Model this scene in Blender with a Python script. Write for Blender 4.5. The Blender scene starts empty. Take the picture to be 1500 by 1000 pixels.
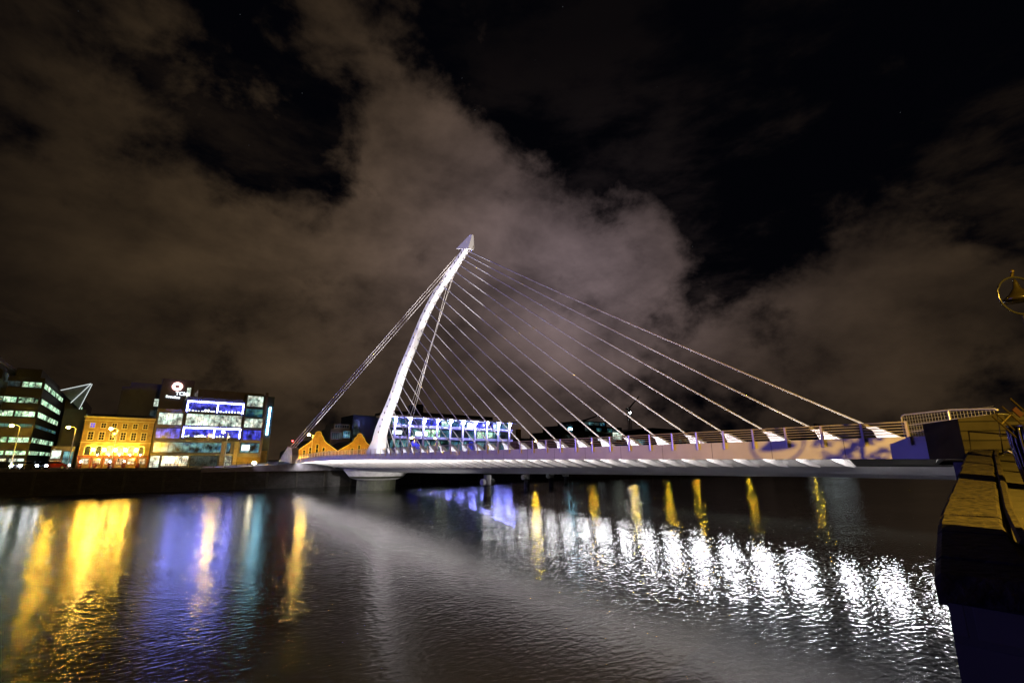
import bpy, math, random
from mathutils import Vector, Matrix
random.seed(7)
scene = bpy.context.scene
COL = scene.collection
R = math.radians
PI = math.pi

# ------------------------------------------------------------------ materials
M = {}
def nodes_of(name):
    m = bpy.data.materials.new(name); m.use_nodes = True
    nt = m.node_tree; b = nt.nodes['Principled BSDF']
    return m, nt, b
def mat(name, col, rough=0.6, metal=0.0, var=0.25, scale=3.0, bump=0.0, emit=None, es=0.0):
    m, nt, b = nodes_of(name)
    b.inputs['Roughness'].default_value = rough
    b.inputs['Metallic'].default_value = metal
    if var > 0:
        tc = nt.nodes.new('ShaderNodeTexCoord')
        n = nt.nodes.new('ShaderNodeTexNoise'); n.inputs['Scale'].default_value = scale
        n.inputs['Detail'].default_value = 5.0
        nt.links.new(tc.outputs['Object'], n.inputs['Vector'])
        r = nt.nodes.new('ShaderNodeMapRange')
        r.inputs['From Min'].default_value = 0.3; r.inputs['From Max'].default_value = 0.7
        r.inputs['To Min'].default_value = 1.0 - var; r.inputs['To Max'].default_value = 1.0 + var * 0.4
        nt.links.new(n.outputs['Fac'], r.inputs['Value'])
        mx = nt.nodes.new('ShaderNodeMix'); mx.data_type = 'RGBA'; mx.blend_type = 'MULTIPLY'
        mx.inputs['Factor'].default_value = 1.0
        mx.inputs['A'].default_value = (*col, 1)
        nt.links.new(r.outputs['Result'], mx.inputs['B'])
        nt.links.new(mx.outputs['Result'], b.inputs['Base Color'])
        if bump > 0:
            bp = nt.nodes.new('ShaderNodeBump'); bp.inputs['Strength'].default_value = bump
            bp.inputs['Distance'].default_value = 0.05
            nt.links.new(n.outputs['Fac'], bp.inputs['Height'])
            nt.links.new(bp.outputs['Normal'], b.inputs['Normal'])
    else:
        b.inputs['Base Color'].default_value = (*col, 1)
    if emit:
        b.inputs['Emission Color'].default_value = (*emit, 1)
        b.inputs['Emission Strength'].default_value = es
    M[name] = m
    return m
def glow(name, col, es):
    return mat(name, (0.6, 0.6, 0.6), 0.4, 0, 0, emit=col, es=es)
def lit_window(name, col_a, col_b, lo, hi, sx=1.3, sz=2.2):
    """glass of a lit room: blocky bright and dim patches behind the pane"""
    m, nt, b = nodes_of(name)
    b.inputs['Base Color'].default_value = (0.02, 0.025, 0.03, 1)
    b.inputs['Roughness'].default_value = 0.12
    tc = nt.nodes.new('ShaderNodeTexCoord')
    def nz(scl, det, loc):
        mp = nt.nodes.new('ShaderNodeMapping'); mp.inputs['Scale'].default_value = scl; mp.inputs['Location'].default_value = loc
        nt.links.new(tc.outputs['Object'], mp.inputs['Vector'])
        n = nt.nodes.new('ShaderNodeTexNoise'); n.inputs['Scale'].default_value = 1.0; n.inputs['Detail'].default_value = det
        n.inputs['Roughness'].default_value = 0.6
        nt.links.new(mp.outputs['Vector'], n.inputs['Vector']); return n.outputs['Fac']
    fine = nz((sx*1.8, sx*1.8, sz*0.9), 4, (3, 1, 7)); room = nz((0.33, 0.33, 0.5), 1, (1, 5, 2)); hue = nz((0.6, 0.6, 0.9), 2, (8, 2, 4))
    mul = nt.nodes.new('ShaderNodeMath'); mul.operation = 'MULTIPLY'
    nt.links.new(fine, mul.inputs[0]); nt.links.new(room, mul.inputs[1])
    r = nt.nodes.new('ShaderNodeMapRange'); r.inputs['From Min'].default_value = 0.15; r.inputs['From Max'].default_value = 0.37
    r.inputs['To Min'].default_value = lo; r.inputs['To Max'].default_value = hi
    nt.links.new(mul.outputs['Value'], r.inputs['Value'])
    hr = nt.nodes.new('ShaderNodeMapRange'); hr.inputs['From Min'].default_value = 0.35; hr.inputs['From Max'].default_value = 0.65
    nt.links.new(hue, hr.inputs['Value'])
    mx = nt.nodes.new('ShaderNodeMix'); mx.data_type = 'RGBA'
    mx.inputs['A'].default_value = (*col_a, 1); mx.inputs['B'].default_value = (*col_b, 1)
    nt.links.new(hr.outputs['Result'], mx.inputs['Factor'])
    nt.links.new(mx.outputs['Result'], b.inputs['Emission Color'])
    nt.links.new(r.outputs['Result'], b.inputs['Emission Strength'])
    M[name] = m
    return m
def brickmat(name, c1, c2, cm, scale, rough=0.85, axis='XZ'):
    m, nt, b = nodes_of(name)
    tc = nt.nodes.new('ShaderNodeTexCoord')
    sp = nt.nodes.new('ShaderNodeSeparateXYZ'); nt.links.new(tc.outputs['Object'], sp.inputs['Vector'])
    cb = nt.nodes.new('ShaderNodeCombineXYZ')
    ad = nt.nodes.new('ShaderNodeMath'); ad.operation = 'ADD'
    nt.links.new(sp.outputs['X'], ad.inputs[0]); nt.links.new(sp.outputs['Y'], ad.inputs[1])
    nt.links.new(ad.outputs['Value'], cb.inputs['X']); nt.links.new(sp.outputs['Z'], cb.inputs['Y'])
    br = nt.nodes.new('ShaderNodeTexBrick'); br.inputs['Scale'].default_value = scale
    br.inputs['Color1'].default_value = (*c1, 1); br.inputs['Color2'].default_value = (*c2, 1)
    br.inputs['Mortar'].default_value = (*cm, 1); br.inputs['Mortar Size'].default_value = 0.02
    nt.links.new(cb.outputs['Vector'], br.inputs['Vector'])
    n = nt.nodes.new('ShaderNodeTexNoise'); n.inputs['Scale'].default_value = 1.1; n.inputs['Detail'].default_value = 6
    nt.links.new(tc.outputs['Object'], n.inputs['Vector'])
    mx = nt.nodes.new('ShaderNodeMix'); mx.data_type = 'RGBA'; mx.blend_type = 'MULTIPLY'; mx.inputs['Factor'].default_value = 0.8
    nt.links.new(br.outputs['Color'], mx.inputs['A']); nt.links.new(n.outputs['Fac'], mx.inputs['B'])
    nt.links.new(mx.outputs['Result'], b.inputs['Base Color'])
    b.inputs['Roughness'].default_value = rough
    bp = nt.nodes.new('ShaderNodeBump'); bp.inputs['Strength'].default_value = 0.5; bp.inputs['Distance'].default_value = 0.03
    nt.links.new(br.outputs['Fac'], bp.inputs['Height']); bp.invert = True
    nt.links.new(bp.outputs['Normal'], b.inputs['Normal'])
    M[name] = m

mat('white_paint', (0.78, 0.77, 0.78), 0.45, 0, 0.10, 0.8)
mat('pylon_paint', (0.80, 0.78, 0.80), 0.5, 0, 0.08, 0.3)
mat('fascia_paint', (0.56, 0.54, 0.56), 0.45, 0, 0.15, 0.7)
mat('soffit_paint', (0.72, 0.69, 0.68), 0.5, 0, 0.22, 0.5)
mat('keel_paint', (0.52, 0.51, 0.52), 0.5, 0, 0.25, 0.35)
mat('rail_steel', (0.62, 0.55, 0.52), 0.35, 0.5, 0.1, 4)
mat('cable_white', (0.58, 0.55, 0.56), 0.6, 0, 0)
mat('back_stay_white', (0.75, 0.70, 0.69), 0.45, 0, 0)
mat('port_dark', (0.05, 0.05, 0.055), 0.7, 0, 0)
mat('deck_asphalt', (0.06, 0.06, 0.06), 0.85, 0, 0.3, 2)
mat('pale_concrete', (0.42, 0.40, 0.40), 0.8, 0, 0.3, 0.9, 0.2)
mat('dusk_concrete', (0.13, 0.12, 0.14), 0.8, 0, 0.3, 0.9, 0.2)
mat('wet_concrete', (0.10, 0.10, 0.075), 0.6, 0, 0.5, 1.2, 0.3)
mat('algae', (0.022, 0.024, 0.011), 0.7, 0, 0.6, 1.5, 0.3)
mat('dark_pile', (0.035, 0.033, 0.028), 0.7, 0, 0.5, 2, 0.3)
mat('unlit_dark', (0.009, 0.008, 0.007), 0.95, 0, 0.5, 1.5, 0.3)  # shade put into the colour: near-black so the bearing cover looks unlit
mat('black_metal', (0.015, 0.015, 0.016), 0.35, 0.6, 0)
mat('black_gloss', (0.010, 0.010, 0.011), 0.22, 0.2, 0)
mat('galvanised', (0.62, 0.61, 0.60), 0.4, 0.4, 0.1, 6)
mat('lantern_olive', (0.010, 0.008, 0.003), 0.3, 0.3, 0.2, 8)
mat('brass_paint', (0.03, 0.023, 0.010), 0.3, 0.7, 0.2, 8)
mat('road', (0.05, 0.05, 0.05), 0.8, 0, 0.3, 1.0)
mat('paving', (0.026, 0.023, 0.019), 0.85, 0, 0.4, 3.0, 0.4)
mat('earth', (0.06, 0.055, 0.05), 0.9, 0, 0.4, 0.2)
mat("granite", (0.018, 0.0145, 0.010), 0.8, 0, 0.9, 9.0, 1.0)
mat('dark_granite', (0.10, 0.095, 0.09), 0.8, 0, 0.6, 2.5, 0.8)
brickmat('quay_stone', (0.05, 0.047, 0.05), (0.035, 0.033, 0.035), (0.03, 0.03, 0.03), 0.7)
brickmat('abutment_stone', (0.046, 0.040, 0.030), (0.026, 0.022, 0.017), (0.012, 0.011, 0.010), 0.75)
brickmat('yellow_brick', (0.50, 0.36, 0.15), (0.42, 0.29, 0.11), (0.34, 0.28, 0.16), 3.2)
brickmat('red_brick', (0.42, 0.24, 0.13), (0.34, 0.19, 0.10), (0.3, 0.24, 0.18), 3.2)
mat('stone_trim', (0.48, 0.42, 0.32), 0.8, 0, 0.2, 3)
mat('red_timber', (0.17, 0.028, 0.015), 0.5, 0, 0.3, 3)
mat('slate', (0.03, 0.03, 0.035), 0.6, 0, 0.4, 3)
mat('dark_clad', (0.035, 0.035, 0.04), 0.4, 0.2, 0.3, 0.6)
mat('mauve_clad', (0.16, 0.13, 0.17), 0.6, 0, 0.2, 0.6)
mat('grey_clad', (0.22, 0.20, 0.22), 0.55, 0, 0.2, 0.6)
mat('blue_clad', (0.03, 0.05, 0.09), 0.4, 0.2, 0.2, 0.5)
mat('dark_glass', (0.012, 0.016, 0.022), 0.1, 0, 0)
mat('white_render', (0.70, 0.68, 0.72), 0.6, 0, 0.12, 0.7)
mat('car_silver', (0.45, 0.46, 0.48), 0.25, 0.6, 0)
mat('car_red', (0.35, 0.02, 0.02), 0.25, 0.2, 0)
mat('car_dark', (0.02, 0.025, 0.04), 0.2, 0.3, 0)
mat('rubber', (0.012, 0.012, 0.012), 0.85, 0, 0)
mat('red_board', (0.010, 0.002, 0.002), 0.45, 0, 0)
mat('bark', (0.09, 0.06, 0.04), 0.9, 0, 0.4, 4)
mat('leaves', (0.06, 0.07, 0.025), 0.6, 0, 0.5, 1.5)
glow('sodium_glow', (1.0, 0.55, 0.03), 900)
glow('far_sodium_glow', (1.0, 0.55, 0.03), 380)
glow('pale_glow', (1.0, 0.58, 0.10), 1000)
glow('pub_glow', (1.0, 0.57, 0.05), 420)
glow('pub_small_glow', (1.0, 0.8, 0.5), 60)
glow('led_batten', (1.0, 0.96, 0.95), 30)
glow('led_dim', (0.9, 1.0, 1.0), 0.7)
glow('purple_neon', (0.24, 0.26, 1.0), 50)
glow('blue_up', (0.22, 0.24, 1.0), 520)
glow('white_lamp', (1.0, 0.9, 0.6), 60)
glow('crane_lamp', (0.85, 1.0, 1.0), 120)
glow('headlight', (0.9, 0.95, 1.0), 110)
glow('taillight', (1.0, 0.05, 0.05), 20)
glow('sign_white', (0.82, 0.95, 1.0), 2.2)
glow('sign_ring', (1.0, 0.55, 0.45), 5)
glow('sign_cyan', (0.35, 0.8, 1.0), 30)
glow('green_glow', (0.2, 1.0, 0.45), 1.2)
lit_window('win_office', (0.35, 0.80, 0.50), (0.75, 1.0, 0.66), 0.0, 1.9)
lit_window('win_white', (0.70, 0.95, 0.80), (1.0, 1.0, 0.82), 0.10, 1.5, 0.9, 1.5)
lit_window('win_dim', (0.25, 0.45, 0.5), (0.4, 0.5, 0.45), 0.0, 0.12)
lit_window('win_blue', (0.03, 0.04, 0.8), (0.14, 0.14, 1.0), 0.04, 1.4, 0.8, 1.2)
lit_window('win_cyan', (0.03, 0.22, 0.5), (0.4, 0.9, 0.85), 0.0, 0.6, 0.7, 1.0)
lit_window('win_warm', (1.0, 0.62, 0.2), (1.0, 0.85, 0.5), 0.05, 1.6)
lit_window('win_teal', (0.03, 0.2, 0.4), (0.25, 0.7, 0.5), 0.0, 0.4, 0.5, 1.0)
lit_window('win_shop', (0.9, 0.95, 0.75), (0.9, 0.6, 0.3), 0.0, 2.0, 1.6, 1.4)

for k in ('granite', 'paving', 'abutment_stone', 'unlit_dark', 'red_board', 'brass_paint'): M[k].node_tree.nodes['Principled BSDF'].inputs['Specular IOR Level'].default_value = 0.18

# water: dark river, long ripples, gloss does the rest
def water_material():
    m, nt, b = nodes_of('river_water')
    b.inputs['Base Color'].default_value = (0.010, 0.011, 0.009, 1)
    b.inputs['Roughness'].default_value = 0.045
    b.inputs['IOR'].default_value = 1.33
    tc = nt.nodes.new('ShaderNodeTexCoord')
    def layer(sx, sy, rot, detail, rough):
        mp = nt.nodes.new('ShaderNodeMapping'); mp.inputs['Scale'].default_value = (sx, sy, 1)
        mp.inputs['Rotation'].default_value = (0, 0, R(rot))
        nt.links.new(tc.outputs['Object'], mp.inputs['Vector'])
        n = nt.nodes.new('ShaderNodeTexNoise'); n.inputs['Scale'].default_value = 1.0
        n.inputs['Detail'].default_value = detail; n.inputs['Roughness'].default_value = rough
        n.inputs['Distortion'].default_value = 0.4
        nt.links.new(mp.outputs['Vector'], n.inputs['Vector'])
        return n.outputs['Fac']
    a = layer(2.9, 4.8, 25, 1, 0.35)
    c = layer(0.30, 0.6, 15, 1, 0.4)
    mul = nt.nodes.new('ShaderNodeMath'); mul.operation = 'MULTIPLY'; mul.inputs[1].default_value = 1.0
    nt.links.new(c, mul.inputs[0])
    add = nt.nodes.new('ShaderNodeMath'); add.operation = 'ADD'
    nt.links.new(a, add.inputs[0]); nt.links.new(mul.outputs[0], add.inputs[1])
    bp = nt.nodes.new('ShaderNodeBump'); bp.inputs['Strength'].default_value = 1.0
    bp.inputs['Distance'].default_value = 0.040
    calm = layer(0.045, 0.09, 10, 2, 0.5)
    cm = nt.nodes.new('ShaderNodeMapRange'); cm.inputs['From Min'].default_value = 0.35; cm.inputs['From Max'].default_value = 0.65
    cm.inputs['To Min'].default_value = 0.65; cm.inputs['To Max'].default_value = 1.0
    nt.links.new(calm, cm.inputs['Value'])
    # a breeze roughens the open reach upstream; close to the bridge the water is clean and glossy
    sx_ = nt.nodes.new('ShaderNodeSeparateXYZ'); nt.links.new(tc.outputs['Object'], sx_.inputs[0])
    wob = nt.nodes.new('ShaderNodeMath'); wob.operation = 'MULTIPLY_ADD'; wob.inputs[1].default_value = 14.0
    nt.links.new(calm, wob.inputs[0]); nt.links.new(sx_.outputs['X'], wob.inputs[2])
    def ramp(a0, a1, b0, b1):
        r_ = nt.nodes.new('ShaderNodeMapRange'); r_.interpolation_type = 'SMOOTHSTEP'
        for k_, v_ in zip(('From Min', 'From Max', 'To Min', 'To Max'), (a0, a1, b0, b1)): r_.inputs[k_].default_value = v_
        nt.links.new(wob.outputs[0], r_.inputs['Value']); return r_.outputs[0]
    nt.links.new(ramp(-20, -6, 0.20, 0.045), b.inputs['Roughness'])
    st_ = nt.nodes.new('ShaderNodeMath'); st_.operation = 'MULTIPLY'
    nt.links.new(cm.outputs[0], st_.inputs[0]); nt.links.new(ramp(-20, -6, 0.44, 0.95), st_.inputs[1])
    nt.links.new(st_.outputs[0], bp.inputs['Strength'])
    nt.links.new(add.outputs[0], bp.inputs['Height'])
    nt.links.new(bp.outputs['Normal'], b.inputs['Normal'])
    M['river_water'] = m
water_material()

# ------------------------------------------------------------------ mesh helpers
class MB:
    def __init__(s, off=(0, 0, 0)): s.v = []; s.f = []; s.o = Vector(off)
    def add(s, vs, fs):
        n = len(s.v); s.v += [tuple(Vector(p) - s.o) for p in vs]; s.f += [tuple(i + n for i in f) for f in fs]; return s
    def box(s, x0, x1, y0, y1, z0, z1):
        vs = [(x0,y0,z0),(x1,y0,z0),(x1,y1,z0),(x0,y1,z0),(x0,y0,z1),(x1,y0,z1),(x1,y1,z1),(x0,y1,z1)]
        return s.add(vs, [(0,3,2,1),(4,5,6,7),(0,1,5,4),(1,2,6,5),(2,3,7,6),(3,0,4,7)])
    def prism(s, pts, d):
        """closed outline (3D points) extruded along vector d"""
        d = Vector(d); n = len(pts)
        a = [Vector(p) for p in pts]; b = [p + d for p in a]
        return s.add(a + b, [tuple(range(n)), tuple(range(2*n-1, n-1, -1))] + [(i, i+n, (i+1) % n + n, (i+1) % n) for i in range(n)])
    def tube(s, pts, r, seg=8, closed=False):
        P = [Vector(p) for p in pts]; n = len(P); rings = []
        rs = r if isinstance(r, (list, tuple)) else [r]*n
        for i, p in enumerate(P):
            if closed: t = P[(i+1) % n] - P[i-1]
            else: t = P[min(i+1, n-1)] - P[max(i-1, 0)]
            t.normalize()
            up = Vector((0,0,1)) if abs(t.z) < 0.9 else Vector((1,0,0))
            a = t.cross(up).normalized(); b = t.cross(a)
            rings.append([p + (a*math.cos(2*PI*k/seg) + b*math.sin(2*PI*k/seg))*rs[i] for k in range(seg)])
        vs = [q for rg in rings for q in rg]; fs = []
        m = n if closed else n-1
        for i in range(m):
            j = (i+1) % n
            for k in range(seg):
                fs.append((i*seg+k, i*seg+(k+1) % seg, j*seg+(k+1) % seg, j*seg+k))
        if not closed:
            fs.append(tuple(range(seg-1, -1, -1))); fs.append(tuple((n-1)*seg+k for k in range(seg)))
        return s.add(vs, fs)
    def lathe(s, c, prof, seg=24, sx=1.0):
        vs = []; fs = []
        for r, z in prof:
            for k in range(seg):
                a = 2*PI*k/seg; vs.append((c[0]+r*math.cos(a)*sx, c[1]+r*math.sin(a), c[2]+z))
        for i in range(len(prof)-1):
            for k in range(seg):
                fs.append((i*seg+k, i*seg+(k+1) % seg, (i+1)*seg+(k+1) % seg, (i+1)*seg+k))
        fs.append(tuple(range(seg-1, -1, -1))); fs.append(tuple((len(prof)-1)*seg+k for k in range(seg)))
        return s.add(vs, fs)
    def ball(s, c, r, seg=12, rings=8, sz=1.0):
        prof = [(max(0.01, math.sin(PI*i/rings))*r, -math.cos(PI*i/rings)*r*sz) for i in range(rings+1)]
        return s.lathe(c, prof, seg)
    def build(s, name, m, parent=None, smooth=False, kind=None, label=None):
        me = bpy.data.meshes.new(name); me.from_pydata(s.v, [], s.f); me.validate(); me.update()
        if isinstance(m, str): m = M[m]
        me.materials.append(m)
        if smooth:
            for p in me.polygons: p.use_smooth = True
        o = bpy.data.objects.new(name, me); COL.objects.link(o)
        if parent is not None: o.parent = parent
        if kind: o['kind'] = kind
        if label: o['label'] = label
        return o
def tag(o, label, cat, group=None):
    o['label'] = label; o['category'] = cat
    if group: o['group'] = group
    return o
def thing(name, label, cat, loc=(0,0,0), rz=0.0, group=None):
    o = bpy.data.objects.new(name, None); COL.objects.link(o); o.empty_display_size = 0.5
    o.location = loc; o.rotation_euler = (0, 0, rz)
    return tag(o, label, cat, group)
def copy_tree(o, parent=None):
    c = o.copy(); COL.objects.link(c); c.parent = parent
    for ch in list(o.children): copy_tree(ch, c)
    return c
def ibox(off): return MB(off)
def lerp(a, b, t): return a + (b-a)*t
def interp(x, tab):
    if x <= tab[0][0]: return tab[0][1]
    for (a, va), (b, vb) in zip(tab, tab[1:]):
        if x <= b:
            t = (x-a)/(b-a); return va + (vb-va)*t
    return tab[-1][1]

# frame: X across the bridge (towards downstream), Y along the bridge towards the far (south) bank, Z up, water at 0
# ------------------------------------------------------------------ setting
S_QUAY = 104.0; SZ = 4.25
def coping_y(x): return interp(x, [(-36, -10.7), (-32.4, -10.0), (-17.9, -7.97), (-16, -7.9)])
def coping_z(x): return interp(x, [(-36, 5.10), (-32.4, 5.22), (-17.9, 6.30), (-16, 6.40), (60, 6.4)])

w = MB(); w.box(-420, 1400, -9, S_QUAY+0.5, -2.0, 0.0)
w.box(-420, -35.5, -60, -9, -2.0, 0.0)
w.v = [(x, y, z) for x, y, z in w.v]
# one sheet is enough: keep the top faces only
w.f = [f for f in w.f if all(abs(w.v[i][2]) < 1e-6 for i in f)]
wo = w.build('river_water', 'river_water'); wo['kind'] = 'structure'

g = MB(); g.add([(-3000, S_QUAY+0.6, SZ), (4000, S_QUAY+0.6, SZ), (4000, 4000, SZ), (-3000, 4000, SZ)], [(0,1,2,3)])
go = g.build('south_ground', 'earth'); go['kind'] = 'structure'
g = MB(); g.box(-400, 900, 106.2, 114.5, SZ-0.3, SZ+0.004)
go = g.build('quay_road', 'road'); go['kind'] = 'structure'
g = MB(); g.box(-400, 900, 114.5, 117.6, SZ-0.3, SZ+0.14)
go = g.build('south_pavement', 'paving'); go['kind'] = 'structure'
g = MB(); g.box(-400, 900, S_QUAY+0.65, 106.2, SZ-0.3, SZ+0.13)
go = g.build('quayside_pavement', 'paving'); go['kind'] = 'structure'
# north bank behind the foreground wall, following the ramp
g = MB()
xs = [-35.4, -32.4, -28, -24, -20, -17.9, -14, 0, 60, 900]
vs = []
for x in xs:
    z = coping_z(x) - 0.12
    yo = coping_y(x) - 0.62 if x < -16 else -9.0
    vs += [(x, yo, z), (x, -400, z)]
g.add(vs, [(2*i, 2*i+1, 2*i+3, 2*i+2) for i in range(len(xs)-1)])
go = g.build('north_pavement', 'paving'); go['kind'] = 'structure'

sw = thing('quay_wall', 'long dark stone quay wall on the far bank below the street', 'quay wall', (0, S_QUAY, 0))
MB((0, S_QUAY, 0)).box(-420, 1400, S_QUAY, S_QUAY+0.6, -2, SZ-0.25).build('wall', 'quay_stone', sw)
MB((0, S_QUAY, 0)).box(-420, 1400, S_QUAY-0.12, S_QUAY+0.64, SZ-0.25, SZ+0.18).build('coping', 'dark_granite', sw)
# pale weathered fender timbers
fm = MB((0, S_QUAY, 0))
for x in range(-66, 140, 6): fm.box(x, x+0.35, S_QUAY-0.3, S_QUAY-0.002, 0.2, SZ-0.5)
fm.build('fender_timber', 'dark_pile', sw)

# ------------------------------------------------------------------ bridge
BY0, BY1 = -6.0, 104.0
def zt(y): return interp(y, [(-6, 7.04), (57, 6.88), (74, 6.84), (82, 6.76), (92, 6.50), (104, 6.12)])
def zb(y): return interp(y, [(-6, 6.03), (57, 5.99), (74, 5.92), (82, 5.80), (92, 5.55), (104, 5.25)])
def hw(y): return interp(y, [(-6, 12.2), (60, 12.7), (85, 12.8), (104, 12.5)])
def zk(y): return interp(y, [(-6, 4.93), (3, 4.87), (22, 4.60), (50, 4.1), (75, 3.78), (90, 3.85), (104, 4.7)])
WI = 8.2      # half width of the keel box where the wings spring from it
O = (0, 88, 0)
br = thing('cable_stayed_bridge', 'white cable-stayed footbridge with one leaning curved pylon spanning the river', 'bridge', O)
ys = [BY0 + i*1.8*0.5 for i in range(int((BY1-BY0)/0.9)+1)]
d = MB(O); vs = []
for y in ys:
    h = hw(y) - 0.06; z = zt(y) - 0.42
    vs += [(-h, y, z), (h, y, z), (h, y, z-0.12), (-h, y, z-0.12)]
n = len(ys)
fs = []
for i in range(n-1):
    a, b2 = 4*i, 4*i+4
    for k in range(4): fs.append((a+k, a+(k+1) % 4, b2+(k+1) % 4, b2+k))
fs += [(0,1,2,3), (4*n-1, 4*n-2, 4*n-3, 4*n-4)]
d.add(vs, fs).build('deck', 'deck_asphalt', br)
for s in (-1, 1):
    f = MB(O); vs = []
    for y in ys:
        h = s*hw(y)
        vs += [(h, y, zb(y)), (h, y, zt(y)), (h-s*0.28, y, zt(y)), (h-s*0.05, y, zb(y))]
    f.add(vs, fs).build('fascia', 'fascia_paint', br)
    y_ = BY0 + 3.6
    while s < 0 and y_ < 60:
        h = s*hw(y_); x2 = h + s*0.003
        MB(O).prism([(x2, y_-0.012, zb(y_)+0.02), (x2, y_+0.012, zb(y_)+0.02), (x2, y_+0.012, zt(y_)-0.01), (x2, y_-0.012, zt(y_)-0.01)], (-s*0.02, 0, 0)).build('panel_seam', 'port_dark', br)
        y_ += 3.6
    # wing soffit
    f = MB(O); vs = []; sy = [y for y in ys if y >= -1.5]; n2_ = len(sy)
    for y in sy:
        h = hw(y)
        vs += [(s*(h-0.30), y, zb(y)+0.42), (s*(h-3.2), y, lerp(zb(y)+0.42, zk(y)+0.72, 0.55)), (s*WI, y, zk(y)+0.72)]
    ff = []
    for i in range(n2_-1):
        for k in range(2): ff.append((3*i+k, 3*i+k+1, 3*i+4+k, 3*i+3+k))
    f.add(vs, ff).build('soffit', 'soffit_paint', br)
# keel box
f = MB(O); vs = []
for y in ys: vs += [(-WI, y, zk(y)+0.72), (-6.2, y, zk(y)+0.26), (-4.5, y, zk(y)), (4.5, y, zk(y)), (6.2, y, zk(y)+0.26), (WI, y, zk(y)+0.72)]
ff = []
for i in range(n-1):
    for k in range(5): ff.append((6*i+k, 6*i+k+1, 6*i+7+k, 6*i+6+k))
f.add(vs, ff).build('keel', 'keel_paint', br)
# cantilever ribs under both wings
farr = MB(O); nr = 0
y = -1.45
while y < BY1 - 1:
    for s in (-1, 1):
        h = hw(y); zo = zb(y) + 0.42; zi = zk(y) + 0.72
        def zz(wd): return lerp(zo, zi, (h-0.3-wd)/(h-0.3-WI)) + 0.03
        pts = []
        for wd in (h-0.32, h-1.3, 9.6, WI+0.01): pts.append((s*wd, y, zz(wd)))
        dep = {0: 0.30, 1: 0.36, 2: 0.30, 3: 0.08}
        low = [(p[0], p[1], p[2]-dep[i]) for i, p in enumerate(pts)]
        q = MB(O) if s < 0 else farr
        q.prism(pts + low[::-1], (0, 0.10, 0))
        if s < 0: q.build('rib', 'soffit_paint', br); nr += 1
    y += 1.8
farr.build('rib', 'soffit_paint', br, kind='stuff')
# LED battens tucked behind the fascias, shining inward under the wings
y = -4.6; k = 0
while y < 100:
    for s in (-1, 1):
        if (s > 0 and y > 66) or (s > 0 and y < -2): continue
        L = 3.5 if s < 0 else (1.1 if k == 3 else (2.0 if y < 34 else 2.6))
        h0, h1 = hw(y)-0.28, hw(y+L)-0.28
        z0 = zb(y) + (0.10 if s < 0 else -0.95)
        b = MB(O)
        if s > 0:          # the downstream battens hang below the wing tip on drop rods
            for e in (0.2, L-0.2): b.tube([(s*(h0-0.05), y+e, z0+0.1), (s*(h0-0.05), y+e, zb(y)+0.5)], 0.02, 5)
        b.prism([(s*h0, y, z0), (s*(h0-0.10), y, z0), (s*(h0-0.10), y, z0+0.14), (s*h0, y, z0+0.14)], (s*(h1-h0), L, 0))
        b.build('light_batten', 'led_batten', br)
        if s < 0: rad = 210 if y < -2 else 80 if y < 14 else (48 if y < 34 else 105)
        else: rad = interp(y, [(-1, 130), (6, 260), (16, 270), (28, 150), (45, 50), (66, 10)])
        ld = bpy.data.lights.new('batten_light', 'AREA'); ld.shape = 'RECTANGLE'; ld.size = L; ld.size_y = 0.16
        ld.energy = rad*PI*L*0.16; ld.color = (1.0, 0.96, 0.95) if s < 0 else (0.94, 0.95, 1.0)
        lo = bpy.data.objects.new('batten_light', ld); COL.objects.link(lo); lo.parent = br
        lo.location = Vector((s*((h0+h1)/2-0.14), y+L/2, z0+0.02)) - Vector(O)
        zax = Vector((s*0.72, 0, 0.70)); xax = Vector((s*(h1-h0), L, 0)).normalized(); yax = zax.cross(xax).normalized(); zax = xax.cross(yax)
        lo.rotation_euler = Matrix((xax, yax, zax)).transposed().to_euler()
    y += 3.6; k += 1

# railings
def railing(s, step):
    y = BY0 + 0.9
    while y < BY1:
        h = s*(hw(y)+0.0); z = zt(y)
        p = MB(O)
        a = s*0.07
        p.prism([(h+s*0.005, y-0.05, z-0.38), (h+s*0.13, y-0.05, z-0.38), (h+s*0.16, y-0.05, z+0.70), (h+s*0.08, y-0.05, z+0.72), (h+s*0.03, y-0.05, z)], (0, 0.10, 0))
        p.build('railing_post', 'rail_steel', br)
        y += step
    for i in range(5):
        r_ = MB(O)
        r_.tube([(s*(hw(y)+0.10), y, zt(y)+0.14+0.135*i) for y in ys[1:-1:4]], 0.022 if i < 4 else 0.035, 6)
        r_.build('rail', 'rail_steel', br)
railing(-1, 1.8); railing(1, 3.6)

# pylon
def px(p): return p
CEN = [(90.2, 6.4, 7.6), (88.9, 7.6, 6.6), (87.9, 9.2, 4.7), (87.2, 11.65, 3.2), (84.6, 15.2, 2.1), (81.35, 18.9, 1.75), (78.0, 23.6, 1.6), (73.85, 28.0, 1.55),
       (70.1, 32.2, 1.5), (65.5, 36.0, 1.4), (60.0, 38.95, 1.3), (56.2, 40.9, 1.15), (54.3, 41.9, 1.1)]
def cen(t):
    i = min(int(t), len(CEN)-2); f_ = t - i
    # Catmull-Rom through the centres
    P = [Vector(CEN[max(0, min(len(CEN)-1, i+k))]) for k in (-1, 0, 1, 2)]
    return 0.5*((2*P[1]) + (P[2]-P[0])*f_ + (2*P[0]-5*P[1]+4*P[2]-P[3])*f_*f_ + (3*P[1]-P[0]-3*P[2]+P[3])*f_**3)
steps = [i*0.2 for i in range(int((len(CEN)-1)/0.2)+1)]
pm = MB(O); vs = []; NS = 8
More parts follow.
